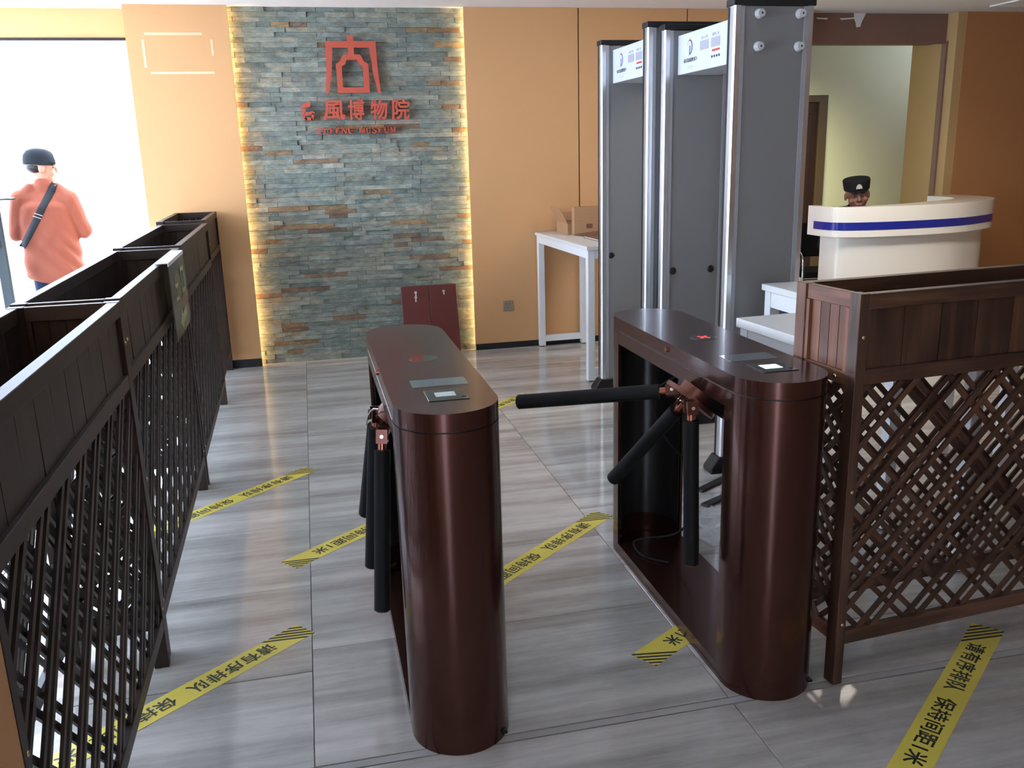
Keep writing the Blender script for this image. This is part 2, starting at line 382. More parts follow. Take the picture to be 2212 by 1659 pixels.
# front of the lobby behind the camera: glazed entrance
tag(obj('wall_front', box(box(bx(-3.7, -1.2, -2.62, -2.5, 0, CZ), -0.45, 8.2, -2.62, -2.5, 0, CZ), -1.2, -0.45, -2.62, -2.5, 2.1, CZ), 'paper'), kind='structure')
# outside
tag(obj('ground_outside', bx(-60, 3.4, 7.55, 80, -0.12, -0.02), 'ground'), kind='structure')
tag(obj('ground_left', bx(-60, -3.82, -2.62, 7.55, -0.12, -0.02), 'ground'), kind='structure')
tag(obj('ground_front', bx(-30, 30, -30, -2.62, -0.12, -0.02), 'ground'), kind='structure')

# ------------------------------------------------------------------ feature wall of split slate
slate = [(0.180, 0.215, 0.185), (0.195, 0.226, 0.192), (0.160, 0.195, 0.172), (0.212, 0.238, 0.202), (0.180, 0.200, 0.182), (0.235, 0.248, 0.206), (0.150, 0.180, 0.164), (0.225, 0.225, 0.180)]
rust = [(0.20, 0.125, 0.070), (0.17, 0.115, 0.075), (0.24, 0.165, 0.085), (0.14, 0.095, 0.068), (0.30, 0.29, 0.24), (0.24, 0.23, 0.18)]
def stone_geo(V, F, C, x0, x1, z0, z1, pr, col, r):
    n = max(2, int((x1 - x0) / 0.06)); b = len(V); yb = 7.235; yf = 7.205 - pr
    # front face as a jittered strip so the split surface catches light
    for i in range(n + 1):
        x = x0 + (x1 - x0) * i / n
        j1 = r.uniform(-0.0035, 0.0035); j2 = r.uniform(-0.0035, 0.0035)
        V += [(x, yf + j1, z0), (x, yf + j2, z1), (x, yb, z0), (x, yb, z1)]
    for i in range(n):
        a = b + 4 * i; c = a + 4
        F += [(a, c, c + 1, a + 1), (a + 1, c + 1, c + 3, a + 3), (a, a + 2, c + 2, c)]
    e = b + 4 * n
    F += [(b, b + 1, b + 3, b + 2), (e, e + 2, e + 3, e + 1)]
    C += [col] * (4 * (n + 1))
def stone_mesh(V, F, C):
    me = bpy.data.meshes.new('stone'); me.from_pydata(V, [], F); me.update()
    at = me.color_attributes.new('tint', 'FLOAT_COLOR', 'POINT')
    at.data.foreach_set('color', [q for c in C for q in (*c, 1.0)])
    me.materials.append(M['stone']); return me
stones = []
z = 0.0; row = 0; rh = CZ / 76.0
X0, X1 = -0.528, 1.378
while row < 76:
    band = row // 4; rr = random.Random(500 + band)
    joints = []; x = X0 - rr.uniform(0.05, 0.55)
    while x < X1: x += 0.60; joints.append(x)
    r = random.Random(9000 + row)
    xs = [X0] + [j + (0.035 if row % 2 else -0.035) for j in joints if X0 + 0.08 < j < X1 - 0.08] + [X1]
    for a, b in zip(xs, xs[1:]):
        p = a
        while p < b - 1e-4:
            q = p + r.uniform(0.10, 0.40)
            if b - q < 0.09: q = b
            col = r.choice(rust) if r.random() < 0.15 else r.choice(slate)
            k = r.uniform(0.85, 1.18); col = tuple(c * k for c in col)
            g0 = 0.0013 if abs(p - a) < 1e-6 else 0.0003; g1 = 0.0013 if abs(q - b) < 1e-6 else 0.0003
            zj = r.uniform(0.0, 0.0012)
            stones.append((p + g0, q - g1, row * rh + zj, (row + 1) * rh - 0.0003, r.choice((0.0, 0.003, 0.006, 0.009, 0.013)) + r.uniform(0, 0.003), col, r))
            p = q
    row += 1
order = sorted(range(len(stones)), key=lambda i: -(stones[i][1] - stones[i][0]))
big = set(order[:300])
VV, FF, CC = [], [], []
for i, s in enumerate(stones):
    if i in big:
        V, F, C = [], [], []; stone_geo(V, F, C, *s); link('stone', stone_mesh(V, F, C), fw)
    else: stone_geo(VV, FF, CC, *s)
tag(link('small_stones', stone_mesh(VV, FF, CC), fw), kind='stuff')
# warm LED strips tucked into the gaps beside the slate
for nm, x, sgn in (('led_strip', -0.475, 1), ('led_strip', 1.325, -1)):
    o = obj(nm, bx(x - 0.006, x + 0.006, 7.1505, 7.160, 0.02, CZ - 0.02), 'led')
    tag(o, 'thin warm LED strip glowing along the ' + ('left' if sgn > 0 else 'right') + ' edge of the slate wall', 'light strip')

# ------------------------------------------------------------------ wall sign: emblem, characters, latin line
sy0, sy1 = 7.135, 7.165
sg = empty('wall_sign', (0.42, 7.15, 1.76)); tag(sg, 'red raised museum emblem and lettering mounted on the slate wall', 'sign')
def sx(pts): return [(x - 0.42, z - 1.76) for x, z in pts]
def sign_part(name, polys, m='sign_red'):
    bm = NB()
    for p in polys: prism_xz(bm, sx(p), -0.015, 0.015)
    return obj(name, bm, m, sg)
bm = NB()
sign_part('emblem_arch', [
    [(0.239, 2.430), (0.613, 2.430), (0.612, 2.384), (0.239, 2.384)],
    [(0.239, 2.385), (0.288, 2.385), (0.279, 2.29), (0.268, 2.19), (0.236, 2.057), (0.219, 2.057), (0.231, 2.19), (0.238, 2.29)],
    [(0.565, 2.385), (0.612, 2.385), (0.613, 2.29), (0.619, 2.19), (0.631, 2.057), (0.611, 2.057), (0.581, 2.19), (0.572, 2.29)]])
sign_part('emblem_stem', [[(0.403, 2.470), (0.446, 2.470), (0.446, 2.330), (0.402, 2.330)]]).location = (0, -0.0015, 0)
def ring(outer, inner):
    return [[outer[i], outer[(i + 1) % len(outer)], inner[(i + 1) % len(inner)], inner[i]] for i in range(len(outer))]
bo = [(0.372, 2.336), (0.486, 2.336), (0.503, 2.318), (0.512, 2.289), (0.548, 2.268), (0.546, 2.061), (0.308, 2.061), (0.306, 2.268), (0.340, 2.289), (0.350, 2.318)]
bi = [(0.386, 2.297), (0.467, 2.297), (0.472, 2.280), (0.480, 2.264), (0.505, 2.251), (0.504, 2.101), (0.347, 2.101), (0.348, 2.251), (0.373, 2.264), (0.380, 2.280)]
sign_part('emblem_bell', ring(bo, bi))
# brush-written first character, drawn stroke by stroke
sign_part('character', [
    [(0.020, 1.962), (0.045, 1.985), (0.080, 2.005), (0.098, 1.990), (0.093, 1.966), (0.055, 1.958), (0.030, 1.953)],
    [(0.038, 1.956), (0.060, 1.952), (0.052, 1.915), (0.036, 1.900), (0.026, 1.905)],
    [(0.045, 1.920), (0.108, 1.936), (0.124, 1.922), (0.119, 1.905), (0.101, 1.912), (0.048, 1.899)],
    [(0.101, 1.920), (0.121, 1.914), (0.108, 1.870), (0.090, 1.868)],
    [(0.026, 1.905), (0.046, 1.902), (0.066, 1.872), (0.046, 1.870)],
    [(0.046, 1.888), (0.100, 1.886), (0.106, 1.870), (0.050, 1.868)]])
for ch, x, wd, ht in (('風', 0.267, 0.165, 0.142), ('博', 0.434, 0.122, 0.152), ('物', 0.607, 0.128, 0.148), ('院', 0.775, 0.134, 0.150)):
    me = fit_text(text_mesh(ch, 0.15, 0.0, 0.0032), wd, ht)
    bm = NB(); bm.from_mesh(me); bpy.data.meshes.remove(me)
    for v in bm.verts: v.co = Vector((v.co.x + 0.10 * v.co.y * 0.5, -v.co.z * 10, v.co.y))
    g = bmesh.ops.extrude_face_region(bm, geom=bm.faces[:])
    for v in [e for e in g['geom'] if isinstance(e, bmesh.types.BMVert)]: v.co.y += 0.03
    o = obj('character', bm, 'sign_red', sg); o.location = (x - 0.42, -0.015, 1.937 - 1.76)
def stroke_letter(ch):
    """bold slab-serif capitals in a unit box as polygons"""
    T = 0.26; t = 0.13; P = []
    R = lambda a, b, c, d: P.append([(a, c), (b, c), (b, d), (a, d)])
    def arc(cx, cy, rx, ry, a0, a1, w0, n=10):
        for i in range(n):
            u = a0 + (a1 - a0) * i / n; v = a0 + (a1 - a0) * (i + 1) / n
            wu = w0 * (0.5 + 0.5 * abs(math.cos(u))); wv = w0 * (0.5 + 0.5 * abs(math.cos(v)))
            P.append([(cx + rx * math.cos(u), cy + ry * math.sin(u)), (cx + rx * math.cos(v), cy + ry * math.sin(v)),
                      (cx + (rx - wv) * math.cos(v), cy + (ry - wv) * math.sin(v)), (cx + (rx - wu) * math.cos(u), cy + (ry - wu) * math.sin(u))])
    if ch in 'FE':
        R(0.08, 0.08 + T, 0, 1); R(0, 0.45, 0, t); R(0, 0.85, 1 - t, 1); R(0.3, 0.62, 0.45, 0.45 + t); R(0.75, 0.85, 0.72, 1)
        R(0.56, 0.64, 0.36, 0.68)
        if ch == 'E': R(0.3, 0.88, 0, t); R(0.78, 0.88, 0, 0.3)
    if ch == 'U':
        R(0.06, 0.06 + T, 0.3, 1); R(0.70, 0.70 + t, 0.3, 1); R(0, 0.42, 1 - t, 1); R(0.58, 0.95, 1 - t, 1); arc(0.445, 0.34, 0.385, 0.36, PI, 2 * PI, 0.2)
    if ch == 'N':
        R(0.08, 0.2, 0, 1); R(0.78, 0.90, 0, 1); R(0, 0.30, 0, t); R(0.66, 1.0, 1 - t, 1); P.append([(0.0, 1.0), (0.30, 1.0), (0.90, 0.0), (0.66, 0.0)])
    if ch == 'M':
        R(0.08, 0.2, 0, 1); R(0.78, 0.78 + T, 0, 1); R(0, 0.3, 0, t); R(0.68, 1.12, 0, t); R(0.0, 0.3, 1 - t, 1); R(0.85, 1.12, 1 - t, 1)
        P.append([(0.05, 1.0), (0.32, 1.0), (0.66, 0.1), (0.46, 0.1)]); P.append([(0.80, 1.0), (0.92, 1.0), (0.62, 0.1), (0.52, 0.1)])
    if ch == 'G':
        arc(0.5, 0.5, 0.5, 0.52, 0.25 * PI, 1.85 * PI, 0.27, 16); R(0.66, 0.92, 0.05, 0.42); R(0.54, 1.02, 0.36, 0.36 + t); R(0.80, 0.90, 0.66, 1.0)
    if ch == 'S':
        arc(0.42, 0.74, 0.37, 0.28, 0.15 * PI, 1.5 * PI, 0.22, 12); arc(0.42, 0.26, 0.40, 0.28, -0.85 * PI, 0.5 * PI, 0.22, 12)
        R(0.70, 0.80, 0.66, 1.0); R(0.02, 0.12, 0.0, 0.34)
    return P
for word, xa, xb, za, zb in (('GUFENG', 0.136, 0.400, 1.763, 1.813), ('MUSEUM', 0.446, 0.728, 1.762, 1.812)):
    wds = [1.15 if c in 'MN' else 1.0 for c in word]; tot = sum(wds) + 0.16 * (len(word) - 1); k = (xb - xa) / tot; x = xa
    for c, wd in zip(word, wds):
        sign_part('letter', [[(x + px * k * (wd if c != 'M' else 1.0), za + pz * (zb - za)) for px, pz in poly] for poly in stroke_letter(c)])
        x += (wd + 0.16) * k

# ------------------------------------------------------------------ small things on the wall
ot = empty('wall_outlet', (1.573, WY - 0.0005, 0.358)); tag(ot, 'grey-brown square power socket low on the tan wall', 'socket')
obj('plate', bx(-0.043, 0.043, -0.008, 0, -0.043, 0.043), 'outlet', ot, bevel=0.003)
for x, zz in ((-0.012, 0.016), (0.012, 0.016), (0.0, -0.014)):
    obj('slot', bx(x - 0.002, x + 0.002, -0.0088, -0.0078, zz - 0.007, zz + 0.007), 'black_plastic', ot)
cl = empty('ceiling_light', (6.05, 6.70, CZ)); tag(cl, 'white framed recessed light in the ceiling above the orange wall', 'ceiling light')
obj('frame', box(box(box(bx(-0.33, 0.33, -0.16, -0.135, -0.012, -0.0005), -0.33, 0.33, 0.135, 0.16, -0.012, -0.0005), -0.33, -0.305, -0.135, 0.135, -0.012, -0.0005), 0.305, 0.33, -0.135, 0.135, -0.012, -0.0005), 'trim_white', cl)
obj('diffuser', bx(-0.304, 0.304, -0.134, 0.134, -0.006, -0.0005), 'ceiling', cl)

# two maroon boards with hanging keys leaning on the slate
for i, (x0, x1, top) in enumerate(((0.693, 0.918, 0.560), (0.922, 1.147, 0.566))):
    t = empty('maroon_panel', ((x0 + x1) / 2, 7.02, 0))
    tag(t, ('left maroon lacquered door panel with keys in its lock leaning on slate wall' if i == 0 else 'right maroon lacquered door panel leaning on slate wall beside the glowing edge'), 'panel', 'maroon panels leaning on the slate wall')
    hw = (x1 - x0) / 2; ang = math.radians(-14)
    Rm = Matrix.Rotation(ang, 4, 'X')
    b = obj('board', bx(-hw, hw, 0, 0.018, 0, 0.58), 'maroon', t, bevel=0.002); b.matrix_local = Rm
    k = obj('lock', cyl(NB(), (0.005, -0.012, 0.525), (0.005, 0.0, 0.525), 0.011), 'chrome', t, 40); k.matrix_local = Rm
    bmk = NB(); box(bmk, -0.001, 0.011, -0.018, -0.012, 0.495, 0.528)
    if i == 0: box(bmk, -0.006, 0.008, -0.016, -0.012, 0.448, 0.480); cyl(bmk, (0.003, -0.014, 0.485), (0.003, -0.012, 0.485), 0.012)
    k = obj('key', bmk, 'chrome', t); k.matrix_local = Rm

# ------------------------------------------------------------------ lattice planter fences
def lattice_lines(Wd, z0, z1):
    out = []
    for fam in (1, -1):
        c = -(z1 - z0) - 0.2
        while c < Wd + (z1 - z0) + 0.2:
            for o in (0.0, 0.052):
                cc = c + o
                if fam == 1:   # x = cc + (z-z0)
                    zl = max(z0, z0 - cc); zh = min(z1, z0 + Wd - cc)
                    if zh - zl > 0.02: out.append((fam, cc + zl - z0, zl, cc + zh - z0, zh))
                else:          # x = cc - (z - z0)
                    zl = max(z0, z0 + cc - Wd); zh = min(z1, z0 + cc)
                    if zh - zl > 0.02: out.append((fam, cc - (zl - z0), zl, cc - (zh - z0), zh))
            c += 0.168
    return out
def fence(loc, rz, L, D, H, label, near=True, m='wood', bolts=True):
    t = empty('lattice_planter', loc, rz); tag(t, label, 'planter fence', 'wooden lattice planter fences')
    pw, pd = 0.032, 0.045; zr0, zr1 = 0.132, 0.177; zb0, zb1 = 0.935, 0.977; zt0 = H - 0.045
    for x in (pw / 2, L - pw / 2):
        for y in (pd / 2, D - pd / 2):
            board('post', (x, y, 0), (x, y, H), (1, 0, 0), pw, pd, 'wood_red_lit' if m == 'wood_brown' and x < L / 2 and y > D / 2 else m, t, 0.0015)
    for y, s in ((0.012, -1), (D - 0.012, 1)):
        board('top_rail', (pw, y + 0.004 * -s, (zt0 + H) / 2 ), (L - pw, y + 0.004 * -s, (zt0 + H) / 2), (0, 0, 1), H - zt0 - 0.002, 0.032, m, t, 0.0015)
        board('box_rail', (pw, y, (zb0 + zb1) / 2), (L - pw, y, (zb0 + zb1) / 2), (0, 0, 1), zb1 - zb0, 0.022, m, t, 0.0015)
        board('bottom_rail', (pw, y, (zr0 + zr1) / 2), (L - pw, y, (zr0 + zr1) / 2), (0, 0, 1), zr1 - zr0, 0.022, m, t, 0.0015)
        n = int(round((L - 2 * pw) / 0.125)); st = (L - 2 * pw) / n
        for k in range(n):
            xc = pw + (k + 0.5) * st
            board('plank', (xc, y - s * 0.006 + rnd.uniform(-0.0012, 0.0012), zb1), (xc, y - s * 0.006, zt0), (1, 0, 0), st - 0.003, 0.010, m, t)
    for x in (pw / 2, L - pw / 2):
        mm = 'wood_red_lit' if x < L / 2 and m == 'wood_brown' else m
        for z0, z1 in ((zt0, H), (zb0 - 0.01, zb1 - 0.012), (zr0, zr1)):
            board('end_rail', (x, pd, (z0 + z1) / 2), (x, D - pd, (z0 + z1) / 2), (0, 0, 1), z1 - z0 - 0.002, 0.02, mm, t, 0.0015)
        n = 4; st = (D - 2 * pd - 0.03) / n
        for y in (pd + 0.0075, D - pd - 0.0075):
            board('end_stile', (x, y, zb1 - 0.012), (x, y, zt0), (0, 1, 0), 0.015, 0.024, mm, t)
        for k in range(n):
            yc = pd + 0.015 + (k + 0.5) * st
            board('end_plank', (x + 0.003, yc, zb1 - 0.012), (x + 0.003, yc, zt0), (0, 1, 0), st - 0.003, 0.010, mm, t)
    board('box_floor', (0.04, D / 2, zb0 + 0.02), (L - 0.04, D / 2, zb0 + 0.02), (0, 1, 0), D - 0.07, 0.014, m, t)
    stuff = NB()
    for y, s in ((0.014, 1), (D - 0.014, -1)):
        for fam, xa, za, xb, zb in lattice_lines(L - 2 * pw, zr1, zb0):
            yy = y + (-0.005 if fam == 1 else 0.006) * s
            d = Vector((xb - xa, 0, zb - za)).normalized() * 0.008
            p0 = Vector((pw + xa, yy, za)) - d; p1 = Vector((pw + xb, yy, zb)) + d
            if near: board('lattice_slat', p0, p1, (fam, 0, -1), 0.0165, 0.007, m, t)
            else:
                ang = math.atan2(p1.z - p0.z, p1.x - p0.x)
                Mx = Matrix.Translation((p0 + p1) / 2) @ Matrix.Rotation(-ang, 4, 'Y') @ Matrix.Diagonal(((p1 - p0).length, 0.007, 0.0165, 1))
                bmesh.ops.create_cube(stuff, size=1, matrix=Mx)
    for x in (pw / 2, L - pw / 2):
        for fam, ya, za, yb, zb in lattice_lines(D - 2 * pd, zr1, zb0 - 0.01):
            xx = x + (-0.005 if fam == 1 else 0.006)
            p0 = Vector((xx, pd + ya, za)); p1 = Vector((xx, pd + yb, zb))
            if near: board('end_slat', p0, p1, (0, fam, -1), 0.0165, 0.007, m, t)
            else:
                ang = math.atan2(p1.z - p0.z, p1.y - p0.y)
                Mx = Matrix.Translation((p0 + p1) / 2) @ Matrix.Rotation(ang, 4, 'X') @ Matrix.Diagonal((0.010, (p1 - p0).length, 0.018, 1))
                bmesh.ops.create_cube(stuff, size=1, matrix=Mx)
    if near: stuff.free()
    else: tag(obj('lattice', stuff, m, t), kind='stuff')
    if bolts:
        for x, z in ((pw * 0.55, 1.07), (pw * 0.55, 0.62), (pw * 0.55, 0.20), (L - pw * 0.55, 1.07), (L - pw * 0.55, 0.20)):
            obj('bolt', sph(NB(), (x, -0.001, z), 0.006, (1, 0.5, 1)), 'brass', t, 60)
        for y in (0.09, D - 0.11):
            obj('bolt', sph(NB(), (-0.001 + 0.005, y, zb0 + 0.010), 0.007, (0.8, 1, 1)), 'brass', t, 60)
    return t
FD = 0.30
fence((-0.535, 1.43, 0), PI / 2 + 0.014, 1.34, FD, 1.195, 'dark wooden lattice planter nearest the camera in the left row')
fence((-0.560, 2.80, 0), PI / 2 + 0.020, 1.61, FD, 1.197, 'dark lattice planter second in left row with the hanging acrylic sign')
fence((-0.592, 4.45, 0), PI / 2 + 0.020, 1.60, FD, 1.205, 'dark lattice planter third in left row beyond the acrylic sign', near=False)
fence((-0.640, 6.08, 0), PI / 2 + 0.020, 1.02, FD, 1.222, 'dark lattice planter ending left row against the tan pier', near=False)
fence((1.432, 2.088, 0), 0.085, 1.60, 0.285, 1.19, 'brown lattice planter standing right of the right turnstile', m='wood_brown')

# hanging acrylic sign on the second left planter
si = empty('hanging_sign', (-0.553, 3.95, 1.04)); si.rotation_euler = (0, 0, PI / 2 + 0.02)
tag(si, 'smoky acrylic arrow sign hooked over the second left planter rail', 'sign')
bm = bx(-0.265, 0.265, -0.004, 0.0, -0.155, 0.148)
obj('acrylic_sheet', bm, 'acrylic', si)
obj('hook_strip', box(bx(-0.265, 0.265, -0.004, 0.045, 0.1595, 0.1635), -0.265, 0.265, -0.004, 0.0, 0.148, 0.1595), 'trim_white', si)
for ch, x in (('出', -0.09), ('口', 0.13)):
    me = fit_text(text_mesh(ch, 0.15, 0.0, 0.004), 0.115, 0.125)
    o = link('lettering', me, si, 'acrylic_ink'); o.location = (x, -0.0052, 0.045); o.rotation_euler = (PI / 2, 0, 0)
bm = NB(); prism_xz(bm, [(-0.10, -0.105), (-0.01, -0.055), (-0.01, -0.085), (0.15, -0.060), (0.15, -0.100), (-0.01, -0.122), (-0.01, -0.145)], -0.0056, -0.0046)
obj('arrow', bm, 'acrylic_ink', si)

# ------------------------------------------------------------------ turnstiles
TW, TL, TR = 0.276, 1.240, 0.138
def stadium(x0, x1, y0, y1, n=20):
    r = (x1 - x0) / 2; cx = (x0 + x1) / 2; pts = []
    for i in range(n + 1): a = PI + PI * i / n; pts.append((cx + r * math.cos(a), y0 + r + r * math.sin(a)))
    for i in range(n + 1): a = PI * i / n; pts.append((cx + r * math.cos(a), y1 - r + r * math.sin(a)))
    return pts
def ushell(bm, front, thick, z0, z1, depth=0.172, n=24):
    """half-round pillar shell; front=True opens to +y"""
    c = TW / 2
    def line(r):
        p = [(c - r, depth)]
        for i in range(n + 1): a = PI + PI * i / n; p.append((c + r * math.cos(a), TR + r * math.sin(a)))
        p.append((c + r, depth)); return p
    o = line(TR); i_ = line(TR - thick); pts = o + i_[::-1]
    if not front: pts = [(x, TL - y) for x, y in pts]
    a = [bm.verts.new((x, y, z0)) for x, y in pts]; b = [bm.verts.new((x, y, z1)) for x, y in pts]; N = len(pts); h = len(o)
    for k in range(N): bm.faces.new((a[k], a[(k + 1) % N], b[(k + 1) % N], b[k]))
    for k in range(h - 1):
        for v in (a, b): bm.faces.new((v[k], v[k + 1], v[N - 2 - k], v[N - 1 - k]))
    return bm
def turnstile(origin, label, arms, hub, lit):
    t = empty('turnstile', origin); tag(t, label, 'turnstile', 'brown tripod turnstiles')
    L = lambda p: (p[0] - origin[0], p[1] - origin[1], p[2])
    obj('front_pillar', ushell(NB(), True, 0.010, 0.0, 0.917), 'enamel', t, 35)
    obj('back_pillar', ushell(NB(), False, 0.010, 0.0, 0.917), 'enamel', t, 35)
    obj('inner_liner', ushell(NB(), False, 0.004, 0.10, 0.80, 0.150), 'liner', t, 35).scale = (0.90, 1, 1)
    bpy.data.objects[t.children[-1].name].location = (0.0138, -0.014, 0)
    for y0, y1 in ((0.164, 0.170), (1.070, 1.076)):
        pass
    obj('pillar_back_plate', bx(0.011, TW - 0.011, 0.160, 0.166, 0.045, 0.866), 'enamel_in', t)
    base = NB(); prism(base, stadium(0.012, TW - 0.012, 0.014, TL - 0.014), 0.0, 0.012); box(base, 0, TW, 0.1722, TL - 0.1722, 0.0, 0.045)
    obj('base_plate', base, 'enamel', t)
    for sy_ in (0.045, TL - 0.06): obj('floor_anchor', bx(TW - 0.05 if sy_ < 1 else 0.03, TW - 0.02 if sy_ < 1 else 0.06, sy_, sy_ + 0.02, 0.0122, 0.02), 'black_plastic', t)
    hd = NB()
    for xa, xb in ((0.0, 0.010), (TW - 0.010, TW)): box(hd, xa, xb, 0.1722, TL - 0.1722, 0.868, 0.917)
    box(hd, 0.010, TW - 0.010, 0.1722, TL - 0.1722, 0.868, 0.876)
    obj('head_frame', hd, 'enamel', t, bevel=0.0015)
    mb = bx(0.05, TW - 0.03, 0.26, 0.62, 0.79, 0.867); obj('drive_box', mb, 'liner', t, bevel=0.004)
    obj('lid_gasket', prism(NB(), stadium(0.004, TW - 0.004, 0.004, TL - 0.004), 0.9172, 0.9212), 'black_plastic', t)
    lid = prism(NB(), stadium(0, TW, 0, TL), 0.9214, 0.968)
    bmesh.ops.bevel(lid, geom=[e for e in lid.edges if abs(e.verts[0].co.z - e.verts[1].co.z) < 1e-6], offset=0.003, segments=2, affect='EDGES')
    obj('lid', lid, 'enamel', t, 40)
    lk = obj('lock', cyl(NB(), (-0.006, 0.597, 0.945), (0.002, 0.597, 0.945), 0.009), 'copper', t, 40)
    cx, cy = 0.147, 0.636
    ind = obj('indicator', cyl(NB(), (cx, cy, 0.9681), (cx, cy, 0.9685), 0.046, n=32), 'glass_dark', t, 40)
    if lit:
        bm = NB()
        for sgn in (1, -1):
            bmesh.ops.create_cube(bm, size=1, matrix=Matrix.Translation((cx, cy, 0.9689)) @ Matrix.Rotation(sgn * PI / 4, 4, 'Z') @ Matrix.Diagonal((0.044, 0.007, 0.0006, 1)))
        obj('red_cross', bm, 'red_led', ind)
    obj('display_strip', bx(0.070, 0.226, 0.280, 0.364, 0.9681, 0.9686), 'glass_strip', t)
    rd = obj('card_reader', bx(0.094, 0.202, 0.126, 0.232, 0.9682, 0.9700), 'glass_dark', t, bevel=0.0008)
    obj('reader_screen', bx(0.118, 0.172, 0.162, 0.205, 0.9701, 0.9706), 'screen_lit' if lit else 'screen', rd)
    obj('reader_button', cyl(NB(), (0.190, 0.150, 0.9701), (0.190, 0.150, 0.9712), 0.006), 'black_plastic', rd, 40)
    # tilted hub disc with three hinged arms
    h = Vector(L(hub)); ax = Vector((-0.66, 0.0, -0.75)).normalized()
    obj('hub_disc', cyl(cyl(NB(), h - ax * 0.03, h, 0.055, n=32), h, h + ax * 0.014, 0.088 if lit else 0.052, n=32), 'hinge' if lit else 'enamel', t, 40)
    for (a0, a1) in arms:
        a0 = Vector(L(a0)); a1 = Vector(L(a1)); d = (a1 - a0).normalized()
        root = a0 - d * 0.045
        arm = obj('arm', cyl(NB(), a0, a1, 0.0235, n=24), 'rubber', t, 40)
        obj('arm_stub', cyl(NB(), root, a0 - d * 0.0002, 0.012), 'copper', arm, 40)
        obj('end_cap', sph(NB(), a1 + d * 0.001, 0.0215, (1, 1, 0.35), d.to_track_quat('Z', 'Y').to_matrix(), 2), 'copper' if d.z < -0.5 else 'rubber', arm, 60)
        br = NB(); s = d.cross(ax); s = s.normalized() if s.length > 0.05 else Vector((0, 1, 0))
        n_ = s.cross(d).normalized()
        R = Matrix((d, s, n_)).transposed().to_4x4(); R.translation = root + d * 0.004
        for k in (-1, 1):
            bmesh.ops.create_cube(br, size=1, matrix=R @ Matrix.Translation((0, k * 0.017, 0)) @ Matrix.Diagonal((0.040, 0.005, 0.032, 1)))
        mid = (root + h) / 2; dd = (h + ax * 0.02 - root)
        if dd.length > 0.01:
            Rh = dd.to_track_quat('X', 'Z').to_matrix().to_4x4(); Rh.translation = root + dd * 0.5
            bmesh.ops.create_cube(br, size=1, matrix=Rh @ Matrix.Diagonal((dd.length, 0.026, 0.020, 1)))
        hg = obj('hinge', br, 'hinge' if lit else 'enamel', t)
        obj('pin', cyl(NB(), R @ Vector((0, -0.0215, 0)), R @ Vector((0, 0.0215, 0)), 0.0055), 'chrome', hg, 40)
    return t
ta = turnstile((0.173, 2.06, 0), 'brown turnstile at centre with all three arms hanging down', [
    ((0.150, 2.560, 0.800), (0.112, 2.600, 0.335)), ((0.155, 2.415, 0.775), (0.120, 2.345, 0.315)), ((0.152, 2.655, 0.775), (0.112, 2.830, 0.420))], (0.200, 2.54, 0.828), False)
tb = turnstile((1.117, 2.06, 0), 'brown turnstile beside the lattice planter with one arm held out level', [
    ((1.02, 2.481, 0.856), (0.62, 2.691, 0.801)), ((1.05, 2.413, 0.812), (0.95, 2.706, 0.495)), ((1.055, 2.320, 0.805), (1.055, 2.293, 0.358))], (1.105, 2.43, 0.842), True)
# cables dangling inside
tag(obj('cable', tube(NB(), smooth_path([(1.30, 2.95, 0.78), (1.22, 3.03, 0.68), (1.26, 3.0, 0.52), (1.345, 2.95, 0.40), (1.355, 2.93, 0.25), (1.31, 2.98, 0.13), (1.20, 3.05, 0.09), (1.16, 3.06, 0.07), (1.17, 2.98, 0.050), (1.24, 2.90, 0.0505)], 6), 0.0045), 'rubber', None, 60), 'thin black cable looping down inside the right turnstile', 'cable')
tag(obj('cable', tube(NB(), smooth_path([(0.158, 2.50, 0.872), (0.142, 2.53, 0.865), (0.128, 2.55, 0.84), (0.122, 2.56, 0.81)], 6), 0.0022), 'chrome', None, 60), 'short thin pale wire sticking out at the centre turnstile hub', 'cable')

